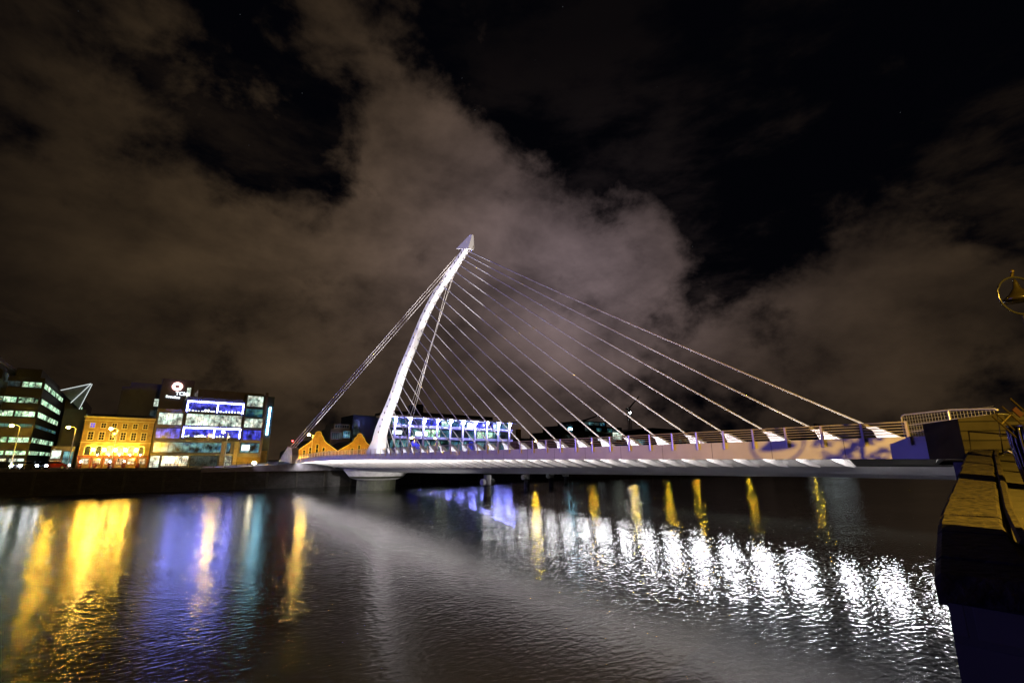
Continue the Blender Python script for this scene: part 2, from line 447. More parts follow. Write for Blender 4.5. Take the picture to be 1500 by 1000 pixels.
for t in steps:
    c = cen(t); c2 = cen(min(t+0.05, len(CEN)-1.001)); c1 = cen(max(t-0.05, 0))
    tg = Vector((0, c2.x-c1.x, c2.y-c1.y)).normalized()
    nv = Vector((0, tg.z, -tg.y))           # in the bridge plane, towards the back stays
    if c.y < 11: 
        k = max(0, min(1, (c.y-6.4)/4.6)); nv = Vector((0, 1, 0)).lerp(nv, k).normalized()
    if nv.y < 0: nv = -nv
    wu = c.z/2; wn = interp(c.y, [(6, 0.95), (20, 0.80), (42, 0.50)])
    base = Vector((0, c.x, c.y)); ch = min(0.22, wu*0.3)
    for (a, b2) in ((-wn, -wu+ch), (-wn+ch, -wu), (wn-ch, -wu), (wn, -wu+ch), (wn, wu-ch), (wn-ch*1.8, wu), (-wn+ch*1.8, wu), (-wn, wu-ch)):
        vs.append(base + Vector((a, 0, 0)) + nv*b2)
fs2 = []
for i in range(len(steps)-1):
    for k in range(NS): fs2.append((i*NS+k, i*NS+(k+1) % NS, (i+1)*NS+(k+1) % NS, (i+1)*NS+k))
fs2 += [tuple(range(NS)), tuple(range(len(steps)*NS-1, len(steps)*NS-NS-1, -1))]
pyl = pm.add(vs, fs2).build('pylon', 'pylon_paint', br)
# spear head
tip = MB(O)
b0 = Vector((0, 54.9, 41.4)); 
sp = [(-0.62, 57.0, 42.6), (-0.62, 52.9, 41.2), (0.62, 52.9, 41.2), (0.62, 57.0, 42.6)]
tp = [(-0.16, 53.2, 44.0), (-0.16, 52.5, 43.75), (0.16, 52.5, 43.75), (0.16, 53.2, 44.0)]
tip.add(sp + tp, [(0,1,2,3), (7,6,5,4)] + [(i, (i+1) % 4, (i+1) % 4+4, i+4) for i in range(4)])
tip.build('spear_tip', 'pylon_paint', pyl)
# cable ports on the upstream face of the pylon, and the stays
NF = 25
def port_pt(k):     # k = 0 longest stay, on top
    return cen(lerp(11.6, 3.0, k/(NF-1)))
for k in range(NF):
    c = port_pt(k); wn = interp(c.y, [(6, 0.95), (20, 0.80), (42, 0.50)])
    p = MB(O)
    y0 = c.x - c.z*0.24
    p.tube([(-wn-0.06, y0, c.y), (-wn+0.05, y0, c.y)], interp(c.y, [(10, 0.22), (42, 0.17)]), 8)
    p.build('cable_port', 'port_dark', pyl)
for k in range(NF):
    c = port_pt(k); u = k*3.6
    a = Vector((0, c.x - c.z*0.30, c.y)); b2 = Vector((0, u-0.15, 8.22))
    sag = [a.lerp(b2, t/6) for t in range(7)]
    for i, p in enumerate(sag): p.z -= 0.35*(a-b2).length/90*math.sin(PI*i/6)
    MB(O).tube(sag, 0.075, 8).build('stay_cable', 'cable_white', br, smooth=True)
    an = MB(O)
    z0 = zt(u) - 0.40
    pts = [(-0.32, u+0.15, 8.28), (-0.32, u-0.55, 8.22), (-0.32, u-2.15, 7.30), (-0.32, u-2.15, z0), (-0.32, u-0.80, z0), (-0.32, u-0.32, 7.95)]
    an.prism(pts, (0.64, 0, 0)).build('stay_anchor', 'white_paint', br)
bk = MB(O)
ea, eb = cen(9.6), cen(11.85)
bk.prism([(-0.34, ea.x+ea.z*0.45, ea.y), (-0.34, eb.x+eb.z*0.4, eb.y), (-0.34, eb.x+eb.z*0.5+0.5, eb.y-0.1), (-0.34, cen(11.5).x+2.2, cen(11.5).y-0.2), (-0.34, cen(10.7).x+1.35, cen(10.7).y-0.5)], (0.68, 0, 0))
bk.build('back_stay_bracket', 'pylon_paint', pyl)
# back stays to the two outriggers at the south end
for s in (-1, 1):
    for j in range(3):
        c = cen(11.5 - 0.75*j)
        ay, az = 109.4 - 2.2*j, 9.0 - 0.16*j
        ax_ = s*12.5
        if s > 0: ay -= 3.0
        MB(O).tube([(s*0.30, c.x+c.z*0.5+1.45-0.8*j, c.y), (ax_, ay, az)], 0.06, 8).build('back_stay', 'back_stay_white', br, smooth=True)
    oy = 0 if s < 0 else -3.0
    q = MB(O)
    x0 = s*12.5
    pts = [(x0-0.7, 109.3+oy, 8.95), (x0-0.7, 105.6+oy, 8.60), (x0-0.7, 104.4+oy, 7.0), (x0-0.7, 104.1+oy, 4.3), (x0-0.7, 119+oy, 4.3), (x0-0.7, 117.5+oy, 5.2)]
    q.prism(pts, (1.4, 0, 0)).build('back_stay_anchor', 'pale_concrete', br)
    if s < 0:
        MB(O).box(x0-0.12, x0+0.12, 108.2, 108.45, 10.1, 10.3).build('warning_light', 'taillight', br)
# pier
pr = MB(O)
pr.lathe((0, 88, 0), [(3.9, -2), (3.9, 2.0), (4.9, 2.25), (5.4, 2.45), (6.55, 3.75), (6.85, 3.95), (6.6, 4.0), (6.5, 4.65), (5.0, 4.7)], 40)
pr.build('pier', 'pale_concrete', br)
MB(O).lathe((0, 88, 0), [(3.93, -2), (3.93, 1.8), (3.95, 2.02), (4.9, 2.26), (5.42, 2.44), (5.7, 2.74), (5.2, 2.74)], 40).build('algae_band', 'algae', br)

# splayed concrete landing at the south end
ab = thing('bridge_abutment', 'pale concrete abutment carrying the far end of the bridge at the quay', 'abutment', (0, 104.2, 0))
q = MB((0, 104.2, 0))
q.add([(-30, 103.4, 4.0), (-13.5, 103.4, 5.2), (14, 103.4, 5.2), (26, 103.4, 4.0), (-30, 112, 4.4), (-13.5, 112, 5.6), (14, 112, 5.6), (26, 112, 4.4),
       (-30, 103.6, 3.6), (-13.5, 103.0, 3.6), (14, 103.0, 3.6), (26, 103.6, 3.6)],
      [(0,1,5,4), (1,2,6,5), (2,3,7,6), (8,9,1,0), (9,10,2,1), (10,11,3,2), (0,4,8), (3,11,7)])
q.build('ramp', 'dusk_concrete', ab)
MB((0, 104.2, 0)).box(-12.4, 12.4, 104.15, 116, 4.3, 5.75).build('approach_deck', 'deck_asphalt', ab)

# ------------------------------------------------------------------ fender dolphins in the river
def dolphin(i, x, y, r, lab):
    t = thing('fender_pile', lab, 'pile', (x, y, 0), 0, 'fender piles standing in the river under the bridge')
    MB().tube([(0,0,-3), (0,0,1.9)], r, 20).build('tidal_shaft', 'dark_pile', t, True)
    MB().tube([(0,0,1.9), (0,0,3.5)], r*1.02, 20).build('shaft', 'pale_concrete', t, True)
    for s in (-1, 1):
        MB().tube([(s*(r+0.02), 0, 2.35), (s*(r+0.55), 0, 2.35)], [0.55, 0.55], 16).build('rubber_fender', 'pale_concrete' if s < 0 else 'rubber', t)
dolphin(0, 7.0, 57.3, 0.62, 'thick round concrete pile with disc fenders right of the bridge pier')
dolphin(1, 27.2, 71.6, 0.62, 'second round pile to the right of the bridge pier')
dolphin(2, 36.9, 74.5, 0.6, 'third round pile to the right of the bridge pier')
dolphin(3, 48.8, 81.8, 0.6, 'smallest and farthest round pile under the bridge')

# ------------------------------------------------------------------ street lamps on the far quay
def street_lamp(x, y, glowmat, lab, rz=0.0, first=[None]):
    key = glowmat
    t = thing('street_lamp', lab, 'street lamp', (x, y, SZ+0.13), rz, 'tall street lamps along the far quay')
    MB().tube([(0,0,0), (0,0,0.9), (0,0,0.95), (0,0,7.2)], [0.13, 0.12, 0.08, 0.06], 8).build('pole', 'galvanised', t)
    MB().tube([(0,0,7.15), (-0.35,-0.1,7.45), (-0.95,-0.3,7.5)], 0.045, 6).build('arm', 'galvanised', t)
    hd = MB().lathe((-1.0,-0.32,7.42), [(0.22, 0), (0.30, 0.03), (0.20, 0.16), (0.05, 0.24)], 12).build('lamp_head', 'galvanised', t)
    MB().ball((-1.0,-0.32,7.30), 0.26, 12, 8, 0.8).build('bulb', glowmat, hd, True)
    return t
L_ = [(-57.5, 'sodium_glow', 'tall lit street lamp at the far left edge of the quay'),
      (-50.2, 'sodium_glow', 'tall lit street lamp between the glass office and the pub'),
      (-44.2, 'pale_glow', 'tall lit street lamp standing before the yellow brick pub'),
      (-25.8, 'pale_glow', 'tall lit street lamp before the purple-lit office block'),
      (-8.4, 'pale_glow', 'tall lit street lamp before the left warehouse gable'),
      (17.7, 'sodium_glow', 'lit street lamp just right of the pylon foot'),
      (24.8, 'pale_glow', 'lit street lamp before the white terraced office'),
      (60.7, 'sodium_glow', 'lit street lamp beyond the right end of the white terraced office'),
      (86.5, 'far_sodium_glow', 'lit street lamp before the dark stepped office with the cranes'),
      (108.8, 'pale_glow', 'lit street lamp near the right end of the dark stepped office'),
      (129.3, 'far_sodium_glow', 'lit street lamp before the low dark roofs'),
      (149.7, 'far_sodium_glow', 'lit street lamp at the middle of the low dark roofs'),
      (193.4, 'far_sodium_glow', 'lit street lamp far along the quay past the low dark roofs'),
      (267.7, 'far_sodium_glow', 'farthest lit street lamp along the quay at right')]
for x, gm, lab in L_: street_lamp(x, 107.3, gm, lab)

# ------------------------------------------------------------------ building helpers
def window(root, off, x0, x1, z0, z1, y, m, frame='black_metal', fw=0.12, mull=0, transom=0, name='window'):
    fr = MB(off)
    fr.box(x0-fw, x1+fw, y-0.10, y-0.003, z1, z1+fw); fr.box(x0-fw, x1+fw, y-0.14, y-0.003, z0-fw, z0)
    fr.box(x0-fw, x0, y-0.10, y-0.003, z0, z1); fr.box(x1, x1+fw, y-0.10, y-0.003, z0, z1)
    for i in range(mull):
        xm = lerp(x0, x1, (i+1)/(mull+1)); fr.box(xm-0.03, xm+0.03, y-0.09, y-0.003, z0, z1)
    for i in range(transom):
        zm = lerp(z0, z1, (i+1)/(transom+1)); fr.box(x0, x1, y-0.085, y-0.003, zm-0.03, zm+0.03)
    f = fr.build(name, frame, root)
    MB(off).box(x0, x1, y-0.05, y-0.002, z0, z1).build('pane', m, f)
    return f

# --- yellow brick pub
O2 = (-44.3, 118, SZ)
pub = thing('corner_pub', 'floodlit yellow brick pub with three storeys and red ground-floor front', 'pub', O2)
MB(O2).box(-49.9, -38.6, 118, 130, SZ, 14.3).build('wall', 'yellow_brick', pub)
c = MB(O2); c.box(-50.15, -38.4, 117.75, 130, 14.3, 14.6); c.box(-50.05, -38.5, 117.85, 117.998, 13.7, 13.85); c.box(-50.05, -38.5, 117.88, 117.998, 9.35, 9.5)
c.build('cornice', 'stone_trim', pub)
MB(O2).prism([(-49.5, 119, 14.6), (-39.0, 119, 14.6), (-39.4, 121, 15.3), (-49.1, 121, 15.3)], (0, 8, 0)).build('roof', 'slate', pub)
for i in range(6):
    xc = -48.6 + i*1.72
    window(pub, O2, xc-0.35, xc+0.35, 12.35, 13.25, 118, 'dark_glass' if i else 'win_blue', 'stone_trim', 0.13, 1, 1)
    window(pub, O2, xc-0.38, xc+0.38, 9.95, 11.45, 118, 'dark_glass', 'stone_trim', 0.16, 1, 2)
for i in range(6):
    xc = -48.6 + i*1.72
    # arched openings behind the wall lamps
    a = MB(O2)
    arch = [(xc-0.52, 117.9, 6.9)] + [(xc+0.52*math.cos(PI-PI*k/10), 117.9, 8.25+0.52*math.sin(PI*k/10)) for k in range(11)] + [(xc+0.52, 117.9, 6.9)]
    a.tube(arch, 0.11, 6)
    fr = a.build('arched_window', 'stone_trim', pub)
    pts = [(xc-0.45, 117.97, 6.95)] + [(xc+0.45*math.cos(PI-PI*k/10), 117.97, 8.25+0.45*math.sin(PI*k/10)) for k in range(11)] + [(xc+0.45, 117.97, 6.95)]
    MB(O2).prism(pts, (0, 0.029, 0)).build('pane', 'win_warm' if i in (2, 3, 4) else 'dark_glass', fr)
MB(O2).box(-49.95, -38.55, 117.86, 117.998, 6.45, 6.8).build('fascia_board', 'red_timber', pub)
for i in range(7):
    xc = -49.6 + i*1.83
    MB(O2).box(xc-0.16, xc+0.16, 117.82, 117.998, SZ, 6.45).build('pilaster', 'red_timber', pub)
for i in range(6):
    xc = -49.6 + (i+0.5)*1.83
    window(pub, O2, xc-0.55, xc+0.55, SZ+0.9, 6.2, 118, 'win_shop', 'red_timber', 0.1, 1, 1)
for i in range(5):
    xc = -47.75 + i*1.72
    bk = MB(O2).tube([(xc, 117.99, 7.5), (xc, 117.6, 7.45), (xc, 117.5, 7.6)], 0.04, 6).build('wall_lamp', 'black_metal', pub)
    MB(O2).ball((xc, 117.42, 7.95), 0.23, 12, 8, 1.3).build('bulb', 'pub_glow', bk, True)
for i in range(5):
    xc = -46.9 + i*1.72
    bk = MB(O2).box(xc-0.05, xc+0.05, 117.7, 117.99, 6.86, 6.92).build('sign_lamp', 'black_metal', pub)
    MB(O2).ball((xc, 117.66, 6.98), 0.12, 10, 6).build('bulb', 'pub_small_glow', bk, True)
# beer-garden tables with parasol-free red barrels, each its own thing
for i in range(5):
    xc = -49.2 + i*2.25
    t = thing('barrel_table', ['red barrel table at the left end of the pub front', 'red barrel table second from the left before the pub', 'red barrel table at the middle of the pub front', 'red barrel table second from the right before the pub', 'red barrel table at the right end of the pub front'][i], 'table', (xc, 116.3, SZ+0.14), 0, 'barrel tables before the pub')
    MB().lathe((0,0,0), [(0.28, 0), (0.36, 0.4), (0.36, 0.6), (0.28, 1.0)], 14).build('barrel', 'red_timber', t, True)
    MB().lathe((0,0,0), [(0.42, 1.0), (0.42, 1.05)], 14).build('tabletop', 'stone_trim', t)
    if i in (0, 2, 3):
        l = thing('table_lantern', ['small white lantern on the leftmost barrel table', '', 'small white lantern on the middle barrel table', 'small white lantern on the second barrel table from the right', ''][i], 'lantern', (xc, 116.3, SZ+1.19), 0, 'lanterns on the barrel tables')
        MB().box(-0.09, 0.09, -0.09, 0.09, 0, 0.05).build('base', 'black_metal', l)
        MB().ball((0,0,0.2), 0.15, 10, 8).build('bulb', 'pub_small_glow', l, True)

# --- glass office, stepping back down the side street
O3 = (-56, 118, SZ)
go_ = thing('glass_office', 'dark glass office with brightly lit floors at left beside the pub', 'office building', O3)
XS = -57.1
MB(O3).box(-63.5, XS, 118, 155, SZ, 21.6).build('wall', 'dark_clad', go_)
MB(O3).box(-61.8, -58.2, 121, 150, 21.6, 23.6).build('penthouse', 'dark_clad', go_)
MB(O3).prism([(-63, 155.005, SZ), (-54.6, 155.005, SZ), (-54.6, 155.005, 22.6), (-63, 155.005, 22.6)], (0, 45, 0)).build('rear_wing', 'dark_clad', go_)
FLo = [(19.6, 20.6), (16.6, 17.6), (14.0, 15.0), (12.0, 12.6), (9.2, 10.1), (6.9, 7.6)]
ml = ['win_office', 'win_office', 'win_office', 'win_teal', 'win_office', 'win_office']
for (z0, z1), mm in zip(FLo, ml):
    window(go_, O3, -62.6, -60.4, z0, z1, 118, 'win_dim' if z0 > 19 else mm, 'black_metal', 0.1, 2)
    window(go_, O3, -60.1, -57.4, z0, z1, 118, mm, 'black_metal', 0.1, 2)
    fr = MB(O3); X = XS + 0.003
    for k in range(8): fr.box(X, X+0.08, 118.4+k*4.4-0.05, 118.4+k*4.4+0.05, z0, z1)
    fr.box(X, X+0.12, 118.2, 150, z0-0.12, z0); fr.box(X, X+0.12, 118.2, 150, z1, z1+0.12)
    o = fr.build('window', 'black_metal', go_)
    MB(O3).box(X-0.001, X+0.04, 118.4, 149.4, z0, z1).build('pane', mm, o)
for (yy, z0, z1) in ((160, 17.5, 20.2), (178, 17.2, 19.6), (172, 13.2, 15.2), (190, 9, 12)):
    o = MB(O3).box(-54.599, -54.50, yy-0.1, yy+9.1, z0-0.12, z0).build('window', 'black_metal', go_)
    MB(O3).box(-54.599, -54.55, yy, yy+9, z0, z1).build('pane', 'win_office', o)
window(go_, O3, -62.2, -59.8, SZ+0.5, 6.2, 118, 'win_shop', 'black_metal', 0.1, 2)
window(go_, O3, -59.4, -57.4, SZ+0.5, 6.2, 118, 'win_white', 'black_metal', 0.1, 1)
# shop by the corner
O3b = (-52.3, 120, SZ)
sh = thing('corner_shop', 'low lit shop front between the glass office and the pub', 'shop', O3b)
MB(O3b).box(-54.2, -50.6, 120, 126, SZ, 8.6).build('wall', 'grey_clad', sh)
window(sh, O3b, -54.0, -52.6, 6.2, 7.8, 120, 'win_white', 'black_metal', 0.08, 0)
window(sh, O3b, -52.2, -50.8, SZ+0.4, 7.6, 120, 'win_cyan', 'black_metal', 0.08, 1, 1)
window(sh, O3b, -54.0, -52.5, SZ+0.4, 5.8, 120, 'win_warm', 'black_metal', 0.08, 1)

# --- dark block at the extreme left
O4 = (-66, 112, SZ)
db = thing('dark_block', 'unlit dark apartment block cut by the left edge of the picture', 'apartment block', O4)
MB(O4).box(-80, -62.1, 106.8, 140, SZ, 22.6).build('wall', 'dark_clad', db)
MB(O4).box(-80.3, -61.8, 106.5, 140.3, 22.6, 23.1).build('roof', 'mauve_clad', db)
for fl in range(6):
    for k in range(6):
        y0 = 109 + k*5
        z0 = 5.6 + fl*2.9
        fr = MB(O4).box(-62.097, -62.02, y0-0.1, y0+3.1, z0-0.12, z0).box(-62.097, -62.02, y0-0.1, y0+3.1, z0+1.6, z0+1.72).build('window', 'black_metal', db)
        MB(O4).box(-62.097, -62.04, y0, y0+3, z0, z0+1.6).build('pane', 'win_dim' if (fl*5+k*3) % 7 == 0 else 'dark_glass', fr)

# --- glass sail roof behind
O5 = (-51.5, 150, SZ)
gs = thing('glass_sail_roof', 'sloping triangular glass roof behind the pub and the glass office', 'roof structure', (-50, 146, SZ))
mat('sail_glass', (0.35, 0.38, 0.42), 0.15, 0.2, 0.3, 0.8)
q = MB((-50, 146, SZ)); q.prism([(-57.5, 146, 22.3), (-52.2, 146, 24.4), (-53.4, 146, 18.0)], (0, 3, 0.0)); q.build('glazing', 'sail_glass', gs)
q = MB((-50, 146, SZ)); q.tube([(-57.5, 145.9, 22.3), (-52.2, 145.9, 24.4)], 0.10, 6); q.tube([(-52.2, 145.9, 24.4), (-55.2, 145.9, 19.4)], 0.09, 6); q.tube([(-52.0, 145.9, 24.3), (-53.4, 145.9, 18.0)], 0.09, 6)
q.build('lit_edge', 'led_dim', gs)
MB((-50, 146, SZ)).box(-56, -52, 146.2, 149, SZ, 18).build('core', 'dark_clad', gs)

# --- mauve block behind
O6 = (-42, 152, SZ)
mb = thing('rear_office', 'plain mauve-grey office block rising behind the pub', 'office building', O6)
MB(O6).box(-46.3, -37.0, 152, 162, SZ, 25.0).build('wall', 'mauve_clad', mb)
MB(O6).box(-44.6, -37.2, 153, 161, 25.0, 26.4).build('roof', 'mauve_clad', mb)
window(mb, O6, -38.9, -37.5, 20.2, 22.2, 152, 'win_white', 'black_metal', 0.1, 0)
window(mb, O6, -39.4, -38.0, 17.6, 19.2, 152, 'win_dim', 'black_metal', 0.1, 0)

# --- sign tower + purple-lit office
O7 = (-28, 118, SZ)
of = thing('purple_office', 'modern office with two purple-framed lit floors and a roof sign tower', 'office building', O7)
MB(O7).box(-38.4, -16.9, 118.6, 132, SZ, 16.9).build('wall', 'grey_clad', of)
MB(O7).box(-33.4, -21.7, 117.9, 118.598, 10.2, 19.9).build('centre_bay', 'dark_clad', of)
MB(O7).box(-33.4, -17.4, 118.602, 131, 16.9, 19.9).build('upper_storey', 'dark_clad', of)
MB(O7).box(-31.3, -17.4, 121, 130, 19.9, 22.0).build('roof_plant', 'mauve_clad', of)
MB(O7).box(-21.7, -17.6, 118.4, 121, 19.9, 21.3).build('roof_room', 'dark_clad', of)
# bay windows: top purple, middle white, lower purple
for (z0, z1, m_) in ((16.6, 18.7, 'win_blue'), (10.95, 12.85, 'win_blue')):
    window(of, O7, -33.0, -27.6, z0, z1, 117.9, m_, 'black_metal', 0.06, 2)
    window(of, O7, -27.0, -22.2, z0, z1, 117.9, m_, 'black_metal', 0.06, 3)
    nb = MB(O7)
    nb.box(-33.25, -22.0, 117.62, 117.78, z1-0.05, z1+0.2); nb.box(-33.25, -33.05, 117.62, 117.78, z0-0.1, z1-0.05)
    nb.box(-27.4, -27.2, 117.62, 117.78, z0-0.1, z1-0.05); nb.box(-22.2, -22.0, 117.62, 117.78, z0-0.1, z1-0.05)
    nb.build('neon_frame', 'purple_neon', of)
    cl = MB(O7)
    for k in range(18):
        if random.random() < 0.7:
            xx = -32.8 + k*0.6; cl.box(xx, xx+random.uniform(0.2, 0.55), 117.76, 117.84, z0, z0+random.uniform(0.15, 0.55))
    cl.build('desk_lamp_row', 'sign_white', of)
window(of, O7, -33.0, -22.1, 13.5, 16.0, 117.9, 'win_white', 'black_metal', 0.06, 9)
# left wing
window(of, O7, -38.0, -33.7, 13.5, 16.0, 118.6, 'win_white', 'black_metal', 0.1, 4)
window(of, O7, -38.0, -33.7, 10.6, 12.7, 118.6, 'win_blue', 'black_metal', 0.1, 4)
window(of, O7, -38.0, -23.6, 7.6, 9.7, 118.6, 'win_cyan', 'black_metal', 0.1, 10)
MB(O7).box(-38.4, -22.8, 118.2, 118.598, 6.9, 7.3).build('canopy', 'stone_trim', of)
# right wing
window(of, O7, -21.3, -17.9, 18.5, 21.0, 118.4, 'win_white', 'black_metal', 0.1, 2)
window(of, O7, -21.3, -17.7, 16.0, 17.9, 118.6, 'win_teal', 'black_metal', 0.1, 2)
window(of, O7, -21.3, -17.5, 13.5, 15.6, 118.6, 'win_white', 'black_metal', 0.1, 3)
window(of, O7, -21.3, -17.5, 10.6, 12.8, 118.6, 'win_blue', 'black_metal', 0.1, 3)
window(of, O7, -21.5, -17.5, 7.6, 9.8, 118.6, 'win_cyan', 'black_metal', 0.1, 1)
MB(O7).box(-21.2, -19.6, 118.35, 118.5, 8.1, 9.4).build('screen', 'sign_white', of)
# stair tower of glass, ochre piers
MB(O7).box(-25.4, -24.6, 118.1, 118.598, SZ, 10.15).build('pier', 'stone_trim', of)
MB(O7).box(-22.8, -22.0, 118.1, 118.598, SZ, 10.15).build('pier', 'stone_trim', of)
window(of, O7, -24.4, -23.0, SZ+0.2, 7.4, 118.6, 'win_white', 'black_metal', 0.08, 1, 3)
window(of, O7, -38.2, -36.6, SZ+0.2, 6.8, 118.6, 'win_white', 'black_metal', 0.08, 0)
window(of, O7, -36.2, -31.4, SZ+0.4, 6.8, 118.6, 'win_shop', 'black_metal', 0.08, 3)
window(of, O7, -31.0, -25.8, SZ+0.4, 6.8, 118.6, 'win_dim', 'black_metal', 0.08, 3)
MB(O7).box(-35.4, -33.9, 118.4, 118.56, 5.2, 6.5).build('screen', 'sign_white', of)
MB(O7).box(-21.9, -16.95, 118.3, 118.598, SZ, 6.6).build('brick_panel', 'yellow_brick', of)
MB(O7).box(-17.5, -16.9, 118.3, 118.598, 6.604, 22).build('corner_fin', 'mauve_clad', of)
# sign tower
O8 = (-35, 130, SZ)
MB(O7).box(-38.2, -31.6, 132.005, 136, SZ, 25.3).build('sign_tower', 'mauve_clad', of)
yS = 131.9
ring = [(-35.05 + 0.82*math.cos(2*PI*k/24), yS, 23.6 + 0.72*math.sin(2*PI*k/24)) for k in range(24)]
MB(O7).tube(ring, 0.30, 8, True).build('ring_emblem', 'sign_ring', of, True)
def lettering(body, size, x, y, z, m, parent, off, shear=0.0, name='lettering'):
    cu = bpy.data.curves.new('lettering', 'FONT'); cu.body = body; cu.size = size; cu.extrude = 0.05; cu.shear = shear; cu.offset = 0.02
    tmp = bpy.data.objects.new('lettering', cu); COL.objects.link(tmp)
    dg = bpy.context.evaluated_depsgraph_get()
    me = bpy.data.meshes.new_from_object(tmp.evaluated_get(dg))
    bpy.data.objects.remove(tmp)
    me.transform(Matrix.Translation(Vector((x, y, z)) - Vector(off)) @ Matrix.Rotation(PI/2, 4, 'X'))
    me.materials.clear(); me.materials.append(M[m])
    o = bpy.data.objects.new(name, me); COL.objects.link(o); o.parent = parent
    return o
lettering('TCM', 1.2, -35.2, 131.95, 21.5, 'sign_white', of, O7)
sb = MB(O7)
for k in range(7): sb.box(-37.0 + 0.42*k, -36.7 + 0.42*k, 131.85, 131.98, 20.75 - 0.02*k, 21.15 + (0.12 if k in (0, 4) else 0) - 0.02*k)
sb.build('sign_strip', 'sign_white', of)
window(of, O7, -32.95, -32.15, 21.2, 23.5, 132.0, 'win_white', 'black_metal', 0.06, 0)
# dark slim neighbour with a vertical glowing sign
O9 = (-15.3, 126, SZ)
sl = thing('slim_tower', 'slim dark building edge with a vertical glowing blue-white sign', 'building', O9)
MB(O9).box(-16.6, -13.9, 126, 134, SZ, 22.0).build('wall', 'blue_clad', sl)
MB(O9).box(-16.0, -14.3, 125.4, 125.998, SZ, 8.2).build('shop_front', 'yellow_brick', sl)
vs_ = MB(O9)
for k in range(10): vs_.box(-14.95 + 0.005*k, -14.6 + 0.005*k, 125.75, 125.95, 12.2 + 0.72*k, 12.2 + 0.72*k + 0.56)
vs_.build('vertical_sign', 'sign_cyan', sl)
MB(O9).tube([(-16.35 + 0.32*math.cos(2*PI*k/16), 125.9, 19.6 + 0.32*math.sin(2*PI*k/16)) for k in range(16)], 0.17, 6, True).build('ring_emblem', 'sign_ring', sl, True)
vs_ = MB(O9); vs_.box(-16.5, -15.6, 125.85, 125.97, 18.2, 18.65); vs_.box(-16.5, -16.05, 125.85, 125.97, 17.6, 18.0); vs_.build('sign_strip', 'sign_white', sl)

# --- twin gabled warehouses
def gable(x0, x1, xp, zp, lab, y=119.0):
    off = ((x0+x1)/2, y, SZ)
    t = thing('gabled_warehouse', lab, 'warehouse', off, 0, 'pair of gabled brick warehouses')
    ze = 8.2
    hw_ = 0.75
    out = [(x0, y, SZ), (x1, y, SZ), (x1, y, ze)]
    # right slope: gentle eaves, then a curved shoulder up to a small cap
    rr = [(0.43, 0.42), (0.31, 0.54), (0.24, 0.72)]
    for fx, fz in rr: out.append((lerp(xp, x1, fx), y, lerp(ze, zp, fz)))
    out += [(xp+hw_, y, lerp(ze, zp, 0.84)), (xp+hw_, y, lerp(ze, zp, 0.92)), (xp+0.35, y, zp), (xp-0.35, y, zp), (xp-hw_, y, lerp(ze, zp, 0.92)), (xp-hw_, y, lerp(ze, zp, 0.84))]
    for fx, fz in rr[::-1]: out.append((lerp(xp, x0, fx), y, lerp(ze, zp, fz)))
    out.append((x0, y, ze))
    MB(off).prism(out, (0, 0.6, 0)).build('wall', 'red_brick', t)
    tr = MB(off).tube([(p[0], y-0.06, p[2]) for p in out[2:]], 0.10, 6).build('gable_coping', 'stone_trim', t)
    rf = MB(off).prism([(x0, y+0.61, SZ), (x1, y+0.61, SZ), (x1, y+0.61, ze-0.2), (xp, y+0.61, lerp(ze, zp, 0.6)), (x0, y+0.61, ze-0.2)], (0, 18, 0)).build('roof', 'slate', t)
    for k, fx in enumerate((-0.62, -0.33, 0.0, 0.33, 0.62)):
        xc = xp + fx*(x1-x0)/2
        h = [1.7, 2.4, 3.2, 2.4, 1.7][k]
        window(t, off, xc-0.30, xc+0.30, 6.6, 6.6+h, y, 'dark_glass', 'stone_trim', 0.10, 0, 2)
    for fx in (-0.8, -0.45, 0.45, 0.8):
        xc = xp + fx*(x1-x0)/2
        b_ = MB(off).box(xc-0.06, xc+0.06, y-0.35, y-0.002, 6.0, 6.1).build('wall_lamp', 'black_metal', t)
        MB(off).ball((xc, y-0.5, 6.15), 0.16, 10, 6).build('bulb', 'pub_glow', b_, True)
    return t
gable(-8.6, 1.35, -3.9, 13.1, 'left of the two orange floodlit brick warehouse gables')
gable(1.4, 12.6, 7.1, 12.9, 'right of the two orange floodlit brick warehouse gables, beside the pylon')

# --- stepped office with blue glass tower behind gables
O10 = (14, 150, SZ)
sb_ = thing('blue_office', 'blue-grey glass office block rising between the warehouse gables', 'office building', O10)
MB(O10).box(8.6, 15.2, 150, 160, SZ, 15.8).build('wall', 'grey_clad', sb_)
MB(O10).box(9.8, 15.2, 151, 160, 15.8, 17.6).build('penthouse', 'grey_clad', sb_)
MB(O10).box(15.25, 27.5, 149, 161, SZ, 20.6).build('glass_tower', 'blue_clad', sb_)
window(sb_, O10, 9.0, 12.3, 12.6, 14.6, 150, 'win_dim', 'white_render', 0.15, 4)
window(sb_, O10, 12.7, 15.0, 13.0, 15.2, 150, 'win_cyan', 'white_render', 0.15, 2)
window(sb_, O10, 10.2, 14.8, 16.2, 17.2, 151, 'win_dim', 'white_render', 0.1, 5)
for k in range(4): window(sb_, O10, 15.6, 17.6, 8.0+k*2.9, 10.2+k*2.9, 149, 'win_dim', 'blue_clad', 0.08, 1)

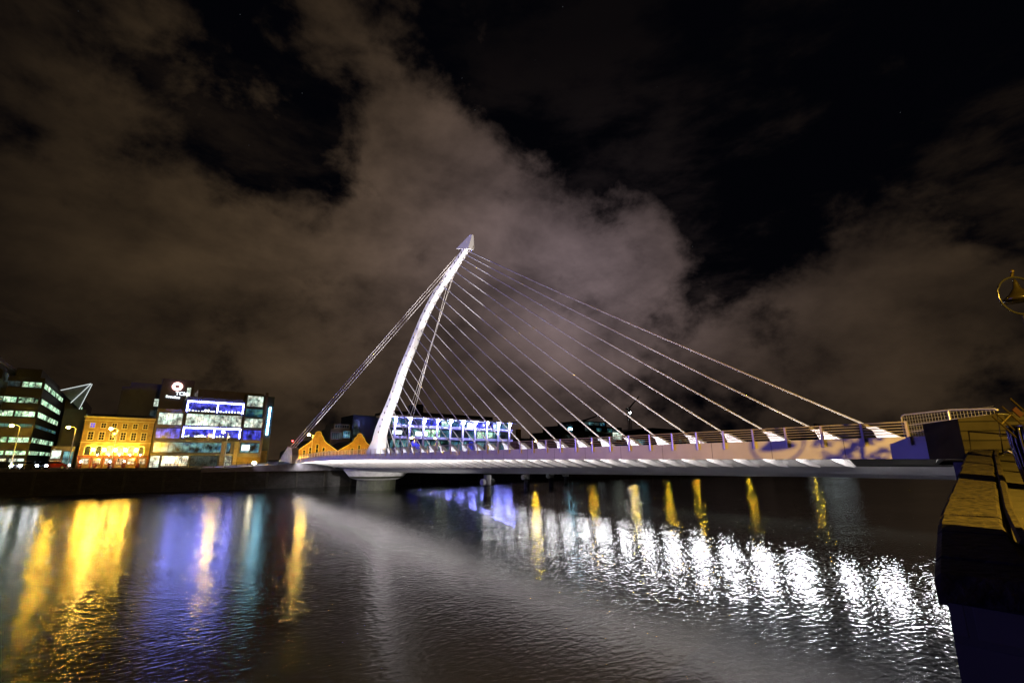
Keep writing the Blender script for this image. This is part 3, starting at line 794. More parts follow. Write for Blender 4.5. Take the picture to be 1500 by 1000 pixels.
# --- white terraced office with uplit columns
O11 = (48, 138, SZ)
te = thing('terraced_office', 'white terraced office with ten blue-uplit columns behind the stay cables', 'office building', O11)
MB(O11).box(24, 72, 139, 158, SZ, 19.4).build('wall', 'blue_clad', te)
for i, z in enumerate((8.6, 12.7, 16.4)):
    MB(O11).box(23.5, 72.3 if i else 70.5, 135.2, 139.0-0.003, z, z+0.75).build('terrace', 'white_render', te)
MB(O11).box(20.5, 73.4, 133.6, 142, 19.45, 20.05).build('roof_slab', 'white_render', te)
MB(O11).box(26, 68, 142.5, 157, 20.05, 22.2).build('roof_plant', 'dark_clad', te)
MB(O11).box(35.6, 38.6, 144, 150, 22.2, 25.2).build('lift_tower', 'dark_clad', te)
for i, (z0, z1) in enumerate(((9.5, 12.3), (13.6, 16.0), (17.3, 19.2), (5.0, 8.2))):
    x = 24.6
    k = 0
    while x < 70:
        m_ = ['win_cyan', 'win_dim', 'win_teal', 'win_cyan', 'win_office', 'win_blue'][(k*5 + i*7 + (k*k) % 3) % 6]
        window(te, O11, x, x+3.3, z0, z1, 139, m_, 'black_metal', 0.08, 2)
        x += 3.75; k += 1
for (x0, x1, z0, z1) in ((25.2, 28.4, 14.2, 15.4), (33.5, 37.8, 13.9, 15.3), (54.0, 57.5, 17.4, 19.0)):
    MB(O11).box(x0, x1, 138.6, 138.9, z0, z1).build('ceiling_light', 'sign_white', te)
for i in range(10):
    x = 24.0 + i*5.12
    cl = MB(O11).tube([(x, 134.6, 4.3), (x, 134.6, 19.45)], 0.36, 10).build('column', 'white_render', te, True)
    MB(O11).box(x-0.42, x+0.42, 133.95, 134.18, 18.5, 19.3).build('column_light', 'blue_up', cl)
    ld = bpy.data.lights.new('column_spot', 'SPOT'); ld.energy = 3800; ld.color = (0.38, 0.36, 1.0); ld.spot_size = R(75); ld.spot_blend = 0.9; ld.shadow_soft_size = 0.2
    lo = bpy.data.objects.new('column_spot', ld); COL.objects.link(lo); lo.parent = te
    lo.location = Vector((x, 133.0, 19.2)) - Vector(O11); lo.rotation_euler = (R(14), 0, 0)

# --- low dark roofs and trees beyond
O12 = (100, 160, SZ)
lr = thing('brick_stores', 'low dark brick store between the white office and the cranes', 'warehouse', O12)
MB(O12).box(93, 121, 160, 172, SZ, 13.6).build('wall', 'red_brick', lr)
MB(O12).prism([(93, 160.01, 13.6), (121, 160.01, 13.6), (118, 160.01, 15.4), (96, 160.01, 15.4)], (0, 11.9, 0)).build('roof', 'slate', lr)
MB(O12).box(96, 97.6, 162, 164, 15.0, 19.5).build('chimney', 'red_brick', lr)
for k in range(6): window(lr, O12, 95+k*4.2, 96.6+k*4.2, 8, 10.5, 160, 'win_warm' if k in (1, 4) else 'dark_glass', 'stone_trim', 0.12, 1)

O13 = (147, 160, SZ)
so = thing('stepped_office', 'dark stepped office block with scattered lit windows below the cranes', 'office building', O13)
MB(O13).box(121.8, 174, 160, 185, SZ, 19.4).build('wall', 'dark_clad', so)
MB(O13).box(130, 168, 162, 184, 19.4, 23.0).build('upper_storey', 'dark_clad', so)
MB(O13).box(139, 158, 164, 182, 23.0, 25.6).build('penthouse', 'dark_clad', so)
rr = random.Random(3)
for fl, (z0, z1, xa, xb, yy) in enumerate(((8, 10.4, 123, 173, 160), (11.5, 13.9, 123, 173, 160), (15, 17.6, 123, 173, 160), (20.2, 22.0, 131, 167, 162), (23.6, 25.0, 140, 157, 164))):
    x = xa
    while x < xb - 4:
        m_ = rr.choice(['dark_glass', 'dark_glass', 'win_teal', 'win_dim', 'win_dim', 'win_cyan' if fl > 2 else 'win_dim'])
        window(so, O13, x, x+3.6, z0, z1, yy, m_, 'black_metal', 0.1, 2)
        x += 4.2
MB(O13).box(158, 165, 159.6, 159.95, 16.5, 20.0).build('bright_panel', 'win_white', so)
MB(O13).box(127.5, 129.5, 161.4, 161.9, 20.3, 21.3).build('floodlight', 'sign_cyan', so)
MB(O13).box(146.5, 148.5, 159.6, 159.95, 15.6, 17.0).build('bright_panel', 'sign_white', so)
O14 = (170, 155, SZ)
kb = thing('glass_kiosk', 'small green and blue glass box beside the dark stepped office', 'building', O14)
MB(O14).box(160, 172, 150, 156, SZ, 17.0).build('wall', 'blue_clad', kb)
window(kb, O14, 161, 165.5, 10.5, 16, 150, 'win_teal', 'black_metal', 0.1, 2, 1)
window(kb, O14, 166, 171.5, 9, 16, 150, 'win_cyan', 'black_metal', 0.1, 2, 2)

O15 = (210, 170, SZ)
dk = thing('dock_shed', 'long low dark shed roofline right of the cranes', 'shed', O15)
MB(O15).box(176, 250, 170, 190, SZ, 20.0).build('wall', 'dark_clad', dk)
MB(O15).prism([(175, 169.9, 20.0), (251, 169.9, 20.0), (246, 169.9, 24.5), (206, 169.9, 24.8), (183, 169.9, 22.2)], (0, 20, 0)).build('roof', 'slate', dk)
for x0 in (232, 238): window(dk, O15, x0, x0+4, 16.5, 18.5, 170, 'win_teal', 'black_metal', 0.1, 1)

def crane(x, y, h, jib, lab, lampz):
    t = thing('tower_crane', lab, 'crane', (x, y, SZ), 0, 'tower cranes over the dark office')
    m_ = MB(); a = 1.2
    for sx in (-a, a):
        for sy in (-a, a): m_.tube([(sx, sy, 0), (sx, sy, h)], 0.3, 5)
    z = 0; f_ = 1
    while z < h-2:
        m_.tube([(-a*f_, -a, z), (a*f_, -a, z+2.2)], 0.2, 4); m_.tube([(-a*f_, a, z), (a*f_, a, z+2.2)], 0.2, 4); z += 2.2; f_ = -f_
    m_.build('mast', 'dark_clad', t)
    j = MB(); e = Vector(jib); b0 = Vector((0, 0, h))
    j.tube([b0, b0+e], 0.5, 5); j.tube([b0+Vector((0,0,1.2)), b0+e], 0.4, 5)
    for k in range(1, 9): 
        p = b0 + e*(k/9); j.tube([p, p+Vector((0,0,1.1*(1-k/9)))], 0.10, 4)
    j.build('jib', 'dark_clad', t)
    cbm = MB(); cbm.box(-4.5, -1.2, -0.6, 0.6, h-0.6, h+0.8); cbm.build('counterweight', 'dark_clad', t)
    cb2 = MB().box(-0.9, 0.9, -1.9, -0.4, h-2.4, h-0.3).build('cab', 'dark_clad', t)
    MB().tube([(0,0,h), (0,0,h+5)], 0.12, 5).build('apex_mast', 'dark_clad', t)
    fl = MB().box(-1.3, -0.3, -1.9, -1.2, lampz-0.2, lampz).build('floodlight_bracket', 'dark_clad', t)
    MB().ball((-0.8, -1.9, lampz+0.7), 0.85, 12, 8).build('bulb', 'crane_lamp', fl, True)
crane(346, 300, 51, (17, 0, 14), 'tall tower crane with raised jib and white floodlight behind the stay cables', 46.5)
crane(270, 300, 33, (30, 0, 9), 'lower tower crane with long low jib at the left of the dark office', 30.5)

def tree(x, y, h, r, lab, sx=1.0, nl=900, z=SZ, leaf=0.5, seed=1, trunk=True):
    rnd = random.Random(seed)
    t = thing('tree', lab, 'tree', (x, y, z), 0, 'trees on the quays')
    tk = MB(); th = h*0.4
    tk.tube([(0,0,-0.1), (0.05,0,th*0.5), (0,0.05,th), (0.1,0,h*0.8)], [0.05*h*0.5, 0.04*h*0.5, 0.03*h*0.5, 0.008*h], 8)
    for k in range(6):
        a = rnd.uniform(0, 2*PI); q = Vector((math.cos(a)*r*0.6*sx, math.sin(a)*r*0.6, h*rnd.uniform(0.6, 0.85)))
        tk.tube([(0,0,th*rnd.uniform(0.7, 1.2)), q*0.5 + Vector((0,0,th*0.55)), q], [0.02*h*0.5, 0.013*h*0.5, 0.004*h], 6)
    tk.build('trunk', 'bark', t)
    cr = MB(); cl = []
    for k in range(14):
        a = rnd.uniform(0, 2*PI); rr_ = r*math.sqrt(rnd.random())*0.8
        cl.append((Vector((math.cos(a)*rr_*sx, math.sin(a)*rr_, h*rnd.uniform(0.5, 0.92))), r*rnd.uniform(0.25, 0.45)))
    for k in range(nl):
        c_, cr_ = rnd.choice(cl)
        v = Vector((rnd.gauss(0, 1), rnd.gauss(0, 1), rnd.gauss(0, 0.8))); v = v.normalized()*cr_*rnd.random()**0.4
        p = c_ + v; s_ = leaf*rnd.uniform(0.5, 1.1)
        a = Vector((rnd.gauss(0,1), rnd.gauss(0,1), rnd.gauss(0,1))).normalized(); b_ = a.orthogonal().normalized()
        cr.add([p-a*s_, p-b_*s_*0.5, p+a*s_, p+b_*s_*0.5], [(0,1,2,3)])
    cr.build('crown', 'leaves', t)
    return t
tree(98, 128, 12, 4.5, 'rounded tree on the far quay just right of the white office', 1.2, 900, seed=2)
tree(112, 130, 12.5, 5, 'broad tree on the far quay left of the dark stepped office', 1.3, 900, seed=3)
tree(190, 140, 16, 5.5, 'tree lit orange before the long dark shed', 1.2, 900, seed=4)
tree(205, 140, 15, 5, 'second tree before the long dark shed, farther right', 1.2, 900, seed=5)

# --- far right: cruise-ship-like terminal with rows of lights
O16 = (400, 145, SZ)
fr_ = thing('terminal_building', 'distant low building with rows of small white lights at right', 'building', O16)
MB(O16).box(352, 450, 145, 170, SZ, 22).build('wall', 'dark_clad', fr_)
MB(O16).box(383, 416, 147, 168, 22, 27).build('upper_storey', 'dark_clad', fr_)
gm = MB(O16)
for p in ((384, 27), (399, 27), (414, 27)): gm.box(p[0], p[0]+0.8, 147, 148, 27, 33)
gm.box(384, 415, 147, 148, 33, 33.8); gm.build('gantry_frame', 'mauve_clad', fr_)
for r0 in range(4):
    lg = MB(O16)
    for k in range(26):
        if rr.random() < (0.55 if k > 9 else 0.28):
            x = 354 + k*3.6; z = 12 + r0*2.4 - (0 if k < 14 else 0)
            lg.box(x, x+1.6, 144.6, 144.9, z, z+0.9)
    lg.build('window_row', 'sign_white', fr_)
MB(O16).box(386, 413, 146.7, 146.95, 23.4, 25.2).build('window_row', 'win_white', fr_)

# ------------------------------------------------------------------ quay clutter on the far bank
rl = thing('quay_railing', 'thin black railing along the far quay before the purple-lit office', 'railing', (-27, 105, SZ+0.13))
q = MB((-27, 105, SZ+0.13))
for z in (0.45, 0.8, 1.1): q.tube([(-38, 105, SZ+0.13+z), (-15.5, 105, SZ+0.13+z)], 0.025, 5)
q.build('rail', 'black_metal', rl)
for k in range(12):
    x = -38 + k*2.03; MB((-27, 105, SZ+0.13)).box(x-0.04, x+0.04, 104.97, 105.03, SZ+0.13, SZ+1.28).build('post', 'black_metal', rl)
gl = thing('globe_lamp', 'low white globe lamp on the quay left of the bridge end', 'lamp', (-20.3, 106, SZ+0.13))
MB().lathe((0,0,0), [(0.25, 0), (0.16, 0.1), (0.14, 0.6), (0.3, 0.66)], 12).build('base', 'black_metal', gl)
MB().ball((0,0,0.95), 0.42, 14, 10, 0.7).build('globe', 'white_lamp', gl, True)
lit = thing('bus_shelter', 'glass bus shelter on the far quay behind the bridge railing', 'shelter', (27.5, 108.5, SZ+0.13))
MB().box(-2.0, 2.0, -0.7, 0.7, 2.4, 2.55).build('roof', 'black_metal', lit)
for sx in (-1.9, 1.9): MB().box(sx-0.05, sx+0.05, 0.6, 0.7, 0, 2.4).build('post', 'black_metal', lit)
MB().box(-1.85, 1.85, 0.62, 0.66, 0.2, 2.3).build('glass_panel', 'win_white', lit)

def car(x, y, rz, paint, lab, head=True, tail=True):
    t = thing('car', lab, 'car', (x, y, SZ+0.01), rz, 'cars on the far quay road')
    b = MB()
    prof = [(-2.1, 0.35), (-2.15, 0.75), (-1.95, 0.95), (-1.3, 1.02), (-0.75, 1.45), (0.75, 1.47), (1.45, 1.0), (2.05, 0.9), (2.15, 0.6), (2.1, 0.35)]
    b.prism([(px_, -0.85, pz) for px_, pz in prof], (0, 1.7, 0)); b.build('body', paint, t)
    gp = [(-1.15, 1.06), (-0.68, 1.40), (0.68, 1.42), (1.25, 1.06)]
    for s in (-1, 1): MB().prism([(px_, s*0.852, pz) for px_, pz in gp], (0, s*0.008, 0)).build('side_window', 'dark_glass', t)
    for wx in (-1.35, 1.35):
        for s in (-1, 1):
            w_ = MB().tube([(wx, s*0.70, 0.33), (wx, s*0.90, 0.33)], 0.33, 16).build('wheel', 'rubber', t)
            MB().tube([(wx, s*0.902, 0.33), (wx, s*0.915, 0.33)], 0.19, 12).build('rim', 'galvanised', w_)
    for s in (-1, 1):
        if head: MB().ball((2.08, s*0.60, 0.74), 0.20, 10, 6).build('headlight', 'headlight', t, True)
        if tail: MB().box(-2.17, -2.08, s*0.62-0.16, s*0.62+0.16, 0.72, 0.86).build('taillight', 'taillight', t)
    return t
car(-56.3, 109.0, R(-105), 'car_silver', 'silver car with dazzling headlights facing the river at left')
car(-54.0, 109.4, R(-80), 'car_dark', 'dark car with bright headlights beside the silver car')
car(-52.6, 112.2, R(0), 'car_red', 'red car with glowing tail lights driving right past the glass office')
car(-59.3, 111.5, R(180), 'car_dark', 'dark car at the left edge of the street')
# ------------------------------------------------------------------ foreground quay wall (north bank)
nw = thing('stone_parapet', 'sloping granite quay wall with broad coping at right foreground', 'quay wall', (-26, -9.5, 0))
ON = (-26, -9.5, 0)
xs = [-35.45, -32.4, -29, -26, -23, -20, -17.9, -15.5]
q = MB(ON); vs = []
for x in xs:
    y, z = coping_y(x), coping_z(x)
    vs += [(x, y-0.06, z-0.22), (x+0.02, y-0.52, z-0.22), (x+0.02, y-0.52, -2), (x, y+0.10, -2)]
q.add(vs, [(4*i+k, 4*i+(k+1) % 4, 4*i+4+(k+1) % 4, 4*i+4+k) for i in range(len(xs)-1) for k in range(4)] + [(0,1,2,3)])
q.build('wall', 'quay_stone', nw)
# the end face the camera looks at
q = MB(ON); q.add([(-35.44, -11.2, 4.9), (-35.44, -40, 4.9), (-35.44, -40, -2), (-35.44, -11.2, -2), (-14, -11.2, 4.9), (-14, -40, 4.9), (-14, -40, -2), (-14, -11.2, -2)],
                  [(0,1,2,3), (0,3,7,4), (0,4,5,1)])
q.build('return_wall', 'quay_stone', nw)
# coping stones, each a few millimetres off its neighbour
q = MB(ON); x = -35.48
while x < -16.4:
    L = random.uniform(0.5, 1.15); x1 = min(x+L, -16.35)
    dz = random.uniform(-0.012, 0.012); dy = random.uniform(-0.012, 0.012)
    wd = 0.62
    a = []
    for xx in (x+0.022, x1-0.022):
        y, z = coping_y(xx)+dy, coping_z(xx)+dz
        a.append([(xx, y, z-0.05), (xx, y-0.05, z), (xx+0.10, y-wd+0.05, z), (xx+0.12, y-wd, z-0.05), (xx+0.12, y-wd, z-0.24), (xx, y, z-0.24)])
    n6 = 6
    q.add(a[0]+a[1], [tuple(range(n6)), tuple(range(2*n6-1, n6-1, -1))] + [(i, i+n6, (i+1) % n6+n6, (i+1) % n6) for i in range(n6)])
    x = x1
q.build('coping', 'granite', nw)
# raised kerb rib behind the coping
q = MB(ON); pts = [(xx+0.14, coping_y(xx)-0.68, coping_z(xx)-0.02) for xx in (-33.6, -31, -28, -25, -22, -19.5, -17.4)]
q.tube(pts, 0.055, 6); q.build('kerb', 'granite', nw)

# north abutment of the bridge with its stone end wall
na = thing('end_wall', 'stone end wall where the bridge meets the near quay at right', 'wall', (-16, -9, 0))
OA = (-16, -9, 0)
C0 = (-17.25, -7.80)
q = MB(OA); q.prism([(C0[0], C0[1], -2), (-15.9, -9.5, -2), (-14.9, -10.8, -2), (-12.5, -10.8, -2), (-12.5, -6.3, -2), (-15.9, -6.9, -2)], (0, 0, 0))
def poly_wall(pts, z0, z1s, m, name):
    q = MB(OA); n_ = len(pts)
    vs = [(p[0], p[1], z0) for p in pts] + [(p[0], p[1], z) for p, z in zip(pts, z1s)]
    q.add(vs, [tuple(range(n_-1, -1, -1)), tuple(range(n_, 2*n_))] + [(i, (i+1) % n_, (i+1) % n_+n_, i+n_) for i in range(n_)])
    return q.build(name, m, na)
poly_wall([(C0[0], C0[1]), (-16.1, -9.3), (-14.6, -11.3), (-12.0, -11.3), (-12.0, -8.6), (-15.5, -7.4)], -1.0, [7.45, 7.68, 7.9, 7.9, 7.6, 7.45], 'abutment_stone', 'stone_face')
poly_wall([(C0[0]-0.003, C0[1]+0.006), (-15.5, -7.39), (-12.4, -8.55), (-12.4, -6.05), (-15.3, -6.35)], 6.02, [7.44, 7.44, 7.44, 7.40, 7.42], 'unlit_dark', 'bearing_cover')
q = MB(OA); q.box(-13.5, 14, -8.2, -6.7, -2, 5.9); q.build('bearing_wall', 'dark_granite', na)

# mesh balustrade standing on the end wall and bridge end
mf = thing('mesh_railing', 'white tubular railing with wire mesh at the near end of the bridge', 'railing', (-12, -5, 7.0))
OM = (-12, -5, 7.0)
A = Vector((-12.0, -4.9, 6.62)); B = Vector((-15.35, -8.65, 7.62))
top = [(A.x, A.y, 6.62), (A.x, A.y, 7.95), (A.x-0.05, A.y-0.06, 8.03), (A.x-0.15, A.y-0.17, 8.06), (-14.0, -7.1, 8.02), (B.x+0.1, B.y+0.1, 7.86), (B.x, B.y, 7.80)]
MB(OM).tube(top, 0.035, 8).build('frame', 'galvanised', mf, True)
mid = A.lerp(B, 0.55); MB(OM).tube([(mid.x, mid.y, 7.3), (mid.x, mid.y, 8.02)], 0.03, 8).build('post', 'galvanised', mf)
q = MB(OM)
nW = 30
for k in range(1, nW):
    p = A.lerp(B, k/nW); zt_ = interp(k/nW, [(0, 8.03), (0.6, 8.02), (1.0, 7.82)]); q.tube([(p.x, p.y, 6.66+0.9*k/nW), (p.x, p.y, zt_)], 0.005, 4)
for h in range(9):
    z = 6.75 + h*0.145
    q.tube([(A.x, A.y, z), (lerp(A.x, B.x, 0.97), lerp(A.y, B.y, 0.97), z+0.05)], 0.004, 4)
q.build('wire_mesh', 'galvanised', mf)
q = MB(OM)
for z in (7.55, 7.25): q.tube([(A.x, A.y, z), (lerp(A.x, B.x, 0.9), lerp(A.y, B.y, 0.9), z+0.12)], 0.018, 6)
q.build('rail', 'galvanised', mf)

# slatted litter bin
bx, by, bz = -27.45, -10.60, coping_z(-27.3)-0.12
bn = thing('litter_bin', 'black slatted barrel-shaped litter bin at the right edge', 'litter bin', (bx, by, bz))
MB().lathe((0,0,0), [(0.26, 0.02), (0.30, 0.4), (0.335, 0.8), (0.34, 1.05), (0.32, 1.10)], 28).build('drum', 'black_gloss', bn, True)
for k in range(26):
    a = 2*PI*k/26; ca, sa = math.cos(a), math.sin(a)
    MB().tube([(0.275*ca, 0.275*sa, 0.0), (0.315*ca, 0.315*sa, 0.4), (0.352*ca, 0.352*sa, 0.8), (0.357*ca, 0.357*sa, 1.06), (0.335*ca, 0.335*sa, 1.13)], 0.022, 6).build('slat', 'black_gloss', bn, True)
MB().tube([(0.345*math.cos(2*PI*k/28), 0.345*math.sin(2*PI*k/28), 1.13) for k in range(28)], 0.03, 8, True).build('rim', 'black_gloss', bn, True)

# folding barrier leaning over the bin
def barrier(loc, rz, lean, lab):
    t = thing('folding_barrier', lab, 'barrier', loc, rz, 'folding site barriers on the near quay')
    t.rotation_euler = (lean, 0, rz)
    for s in (-0.26, -0.17, 0.02, 0.26): MB().tube([(s, 0, 0), (s, 0, 1.0)], 0.016, 6).build('leg', 'brass_paint', t)
    MB().tube([(-0.26, 0.03, 0.25), (0.26, -0.03, 0.62)], 0.014, 6).build('brace', 'brass_paint', t)
    MB().tube([(-0.26, 0, 0.80), (0.02, 0, 0.80)], 0.014, 6).build('brace', 'brass_paint', t)
    MB().box(0.10, 0.20, -0.012, 0.012, 0.66, 0.84).build('board', 'red_board', t)
    return t
# tilted bundle of legs seen over the bin
t = barrier((-27.35, -10.70, bz+0.72), R(-52), 0, 'brass-coloured barrier legs with a red board leaning over the litter bin')
t.rotation_euler = (0, R(-40), R(-40))
b2_ = thing('crowd_barrier', 'metal crowd barrier whose shadow falls on the stone end wall', 'barrier', (-18.35, -9.55, coping_z(-18.35)-0.12), R(-50), 'folding site barriers on the near quay')
MB().tube([(-0.75, 0, 0.1), (-0.65, 0, 1.3), (0.65, 0, 1.15), (0.75, 0, 0.1)], 0.03, 8, True).build('frame', 'black_metal', b2_, True)
MB().tube([(-0.75, 0, 0.1), (0.75, 0, 0.95)], 0.025, 6).tube([(-0.75, 0, 0.6), (0.75, 0, 0.6)], 0.025, 6).build('brace', 'black_metal', b2_)
for s in (-0.6, 0.6): MB().tube([(s, -0.3, 0), (s, 0, 0.12), (s, 0.3, 0)], 0.025, 6).build('foot', 'galvanised', b2_)

ib = thing('shade_board', 'unseen board added beside the near quay to shade the end of the coping', 'shade board', (-34.8, -12.4, 4.95))  # added out of view only to block the quay lamp from the near coping
MB().box(-1.8, 1.9, -0.03, 0.03, 0.5, 1.95).build('panel', 'black_metal', ib)
for sx in (-1.7, 1.8): MB().box(sx-0.05, sx+0.05, -0.05, 0.05, -0.1, 2.0).build('post', 'galvanised', ib)
# ornate ring lamp (its shadow lies on the bridge fascia)
RL = Vector((-25.0, -10.67, 9.7)); gz = coping_z(-25)-0.12
ol = thing('ring_lamp', 'ornate unlit lamp post with a bell lantern inside a big hoop at the right edge', 'lamp post', (RL.x, RL.y, gz))
OLz = RL.z - gz
MB().tube([(0,0,0), (0,0,0.6), (0,0,0.7), (0,0,OLz-0.48)], [0.14, 0.11, 0.06, 0.04], 10).build('post', 'black_metal', ol)
ra = R(-40)      # hoop faces the camera obliquely
hp = [(0.45*math.cos(2*PI*k/40)*math.cos(ra), 0.45*math.cos(2*PI*k/40)*math.sin(ra), OLz + 0.45*math.sin(2*PI*k/40)) for k in range(40)]
MB().tube(hp, 0.024, 8, True).build('hoop', 'black_gloss', ol, True)
MB().lathe((0,0,OLz), [(0.02, 0.40), (0.05, 0.30), (0.07, 0.18), (0.16, 0.04), (0.30, -0.08), (0.31, -0.12), (0.05, -0.13)][::-1], 24).build('lantern', 'lantern_olive', ol, True)
q = MB()
q.tube([(-0.05*math.cos(ra), -0.05*math.sin(ra), OLz+0.45), (0, 0, OLz+0.55)], 0.03, 6); q.ball((0, 0, OLz+0.60), 0.045, 8, 6)
q.build('finial', 'brass_paint', ol)
# lit sodium lamp farther back on the near quay: it lights the fascia and the coping
LL = Vector((-33.9, -18.7, 11.9)); lz = 4.9
sl_ = thing('quay_lamp', 'lit sodium lamp post on the near quay behind the litter bin', 'street lamp', (LL.x, LL.y, lz))
MB().tube([(0,-0.5,0), (0,-0.5,1.0), (0,-0.5,1.1), (0,-0.5,6.7), (0,-0.3,7.25), (0,-0.02,7.32)], [0.14,0.12,0.07,0.05,0.045,0.04], 10).build('post', 'black_metal', sl_)
MB().lathe((0,0,LL.z-lz+0.14), [(0.24, 0), (0.26, 0.04), (0.1, 0.2)], 14).build('lamp_head', 'black_metal', sl_)
MB().ball((0,0,LL.z-lz), 0.10, 12, 8).build('bulb', 'sodium_glow', sl_, True)
tree(-24.2, -11.7, 5.2, 0.85, 'small leafy tree just off the right edge, shadowing the bridge fascia', 1.0, 420, z=coping_z(-24)-0.12, leaf=0.13, seed=9)

# ------------------------------------------------------------------ lamps that light the bridge and the place
def lamp(kind, name, loc, energy, col, target=None, size=60, soft=0.2, blend=0.5, parent=None):
    ld = bpy.data.lights.new(name, kind); ld.energy = energy; ld.color = col; ld.shadow_soft_size = soft
    if kind == 'SPOT': ld.spot_size = R(size); ld.spot_blend = blend
    o = bpy.data.objects.new(name, ld); COL.objects.link(o); o.location = loc
    if target is not None:
        o.rotation_euler = (Vector(target)-Vector(loc)).to_track_quat('-Z', 'Y').to_euler()
    return o
lamp('POINT', 'quay_lamp_light', LL - Vector((0, 0, 0.25)), 44000, (1.0, 0.58, 0.06), soft=0.09)
# pylon floods standing on the deck and near the pylon foot
WH = (1.0, 0.95, 0.92)
lamp('SPOT', 'pylon_flood', (-9.5, 76, 6.9), 11000, WH, (0, 86, 14), 62)
lamp('SPOT', 'pylon_flood', (-10.5, 66, 6.9), 27000, WH, (0, 77, 25), 44)
lamp('SPOT', 'pylon_flood', (-10.5, 56, 6.9), 62000, WH, (0, 65, 36), 30)
lamp('SPOT', 'pylon_flood', (-10.5, 50, 6.9), 110000, WH, (0, 54.5, 42.5), 28)
lamp('SPOT', 'pylon_flood', (9.5, 76, 6.9), 12000, WH, (0, 83, 20), 70)
lamp('SPOT', 'back_flood', (-12.0, 99, 7.2), 7000, (1.0, 0.95, 0.92), (-6, 84, 24), 70)
lamp('SPOT', 'stay_flood', (-11.5, 45, 7.0), 5000, (0.9, 0.85, 1.0), (0, 45, 22), 110)
lamp('SPOT', 'stay_flood', (-11.5, 20, 7.0), 4500, (0.95, 0.9, 1.0), (0, 25, 16), 120)
for k in range(NF):
    u = k*3.6
    lamp('SPOT', 'anchor_uplight', (-2.3, u-1.2, zt(u)-0.1), 260, (1, 1, 1), (0, u+0.4, 9.0), 120, 0.08, 0.6)
# pier floods
lamp('SPOT', 'pier_flood', (-13.6, -6.2, 1.5), 420000, (1, 0.97, 0.92), (-1.0, 87, 2.4), 7.5, 0.1, 0.6)
lamp('SPOT', 'abutment_light', (-22, 100.6, 5.4), 260, (0.9, 0.8, 1.0), (-12.5, 107, 6.2), 90)
# blue-lit facade upstream on the far bank, left of the picture
al = bpy.data.lights.new('blue_facade_light', 'AREA'); al.energy = 70000; al.color = (0.20, 0.17, 1.0); al.shape = 'RECTANGLE'; al.size = 30; al.size_y = 18
ao = bpy.data.objects.new('blue_facade_light', al); COL.objects.link(ao); ao.location = (-135, 112, 17)
ao.rotation_euler = (Vector((-12, 25, 6)) - ao.location).to_track_quat('-Z', 'Y').to_euler()
for (x_, y_, e_, tx, tz) in ((-47, 111, 2500, -47, 9.5), (-41, 111, 2500, -41.5, 9.5), (-5, 111.5, 6500, -4, 8.5), (6, 111.5, 6000, 6.5, 8.5), (-19.5, 112, 1200, -19.5, 6)):
    lamp('SPOT', 'facade_flood', (x_, y_, SZ+2.0), e_, (1.0, 0.55, 0.03), (tx, 118, tz), 100, 0.1, 0.8)
# faint moon
sun = bpy.data.lights.new('moon', 'SUN'); sun.energy = 0.004; sun.angle = R(0.5); sun.color = (0.8, 0.88, 1.0)
so_ = bpy.data.objects.new('moon', sun); COL.objects.link(so_); so_.rotation_euler = (R(50), 0, R(-150))

# ------------------------------------------------------------------ sky
wd = bpy.data.worlds.new('World'); scene.world = wd; wd.use_nodes = True
nt = wd.node_tree; nt.nodes.clear()
out = nt.nodes.new('ShaderNodeOutputWorld')
tc = nt.nodes.new('ShaderNodeTexCoord')
def mth(op, a, b=None, c=None):
    n_ = nt.nodes.new('ShaderNodeMath'); n_.operation = op
    for i, v in enumerate((a, b, c)):
        if v is None: continue
        if isinstance(v, (int, float)): n_.inputs[i].default_value = v
        else: nt.links.new(v, n_.inputs[i])
    return n_.outputs[0]
dirv = tc.outputs['Generated']
sepd = nt.nodes.new('ShaderNodeSeparateXYZ'); nt.links.new(dirv, sepd.inputs[0])
def blob(d_, sig, amp):
    v = Vector(d_).normalized()
    dt = nt.nodes.new('ShaderNodeVectorMath'); dt.operation = 'DOT_PRODUCT'; dt.inputs[1].default_value = v
    nt.links.new(dirv, dt.inputs[0])
    e = mth('MULTIPLY', mth('SUBTRACT', dt.outputs['Value'], 1.0), 1.0/(sig*sig))
    return mth('MULTIPLY', mth('EXPONENT', e), amp)
def total(lst):
    o = lst[0]
    for q_ in lst[1:]: o = mth('ADD', o, q_)
    return o
# where the cloud sheet is thick (+) or torn open (-)
cover = total([blob(*b_) for b_ in [
    ((0.551, 0.79, 0.267), 0.30, 0.55), ((0.31, 0.82, 0.481), 0.24, 0.42), ((0.275, 0.745, 0.61), 0.15, 0.55),
    ((0.053, 0.954, 0.294), 0.34, 0.45), ((-0.125, 0.875, 0.468), 0.17, 0.18), ((0.745, 0.515, 0.43), 0.075, 0.95),
    ((0.659, 0.653, 0.372), 0.16, 0.35), ((0.96, 0.239, 0.145), 0.28, 0.42), ((0.932, 0.208, 0.30), 0.10, 0.50), ((0.904, 0.098, 0.416), 0.14, 0.16),
    ((0.879, 0.382, 0.285), 0.10, 0.22),
    ((0.165, 0.80, 0.575), 0.085, -0.85), ((0.10, 0.79, 0.61), 0.09, -0.2), ((0.19, 0.85, 0.50), 0.07, -0.25), ((0.05, 0.75, 0.66), 0.10, -0.45), ((0.019, 0.871, 0.492), 0.07, -0.2), ((0.716, 0.347, 0.606), 0.28, -0.7),
    ((0.686, 0.472, 0.554), 0.13, -0.45), ((0.847, 0.339, 0.409), 0.13, -0.5), ((0.222, 0.969, 0.104), 0.10, -0.30),
    ((0.483, 0.569, 0.665), 0.15, -0.4), ((0.29, 0.60, 0.745), 0.12, -0.35)]])
den = mth('ADD', mth('MAXIMUM', sepd.outputs['Z'], 0.0), 0.22)
cmb = nt.nodes.new('ShaderNodeCombineXYZ')
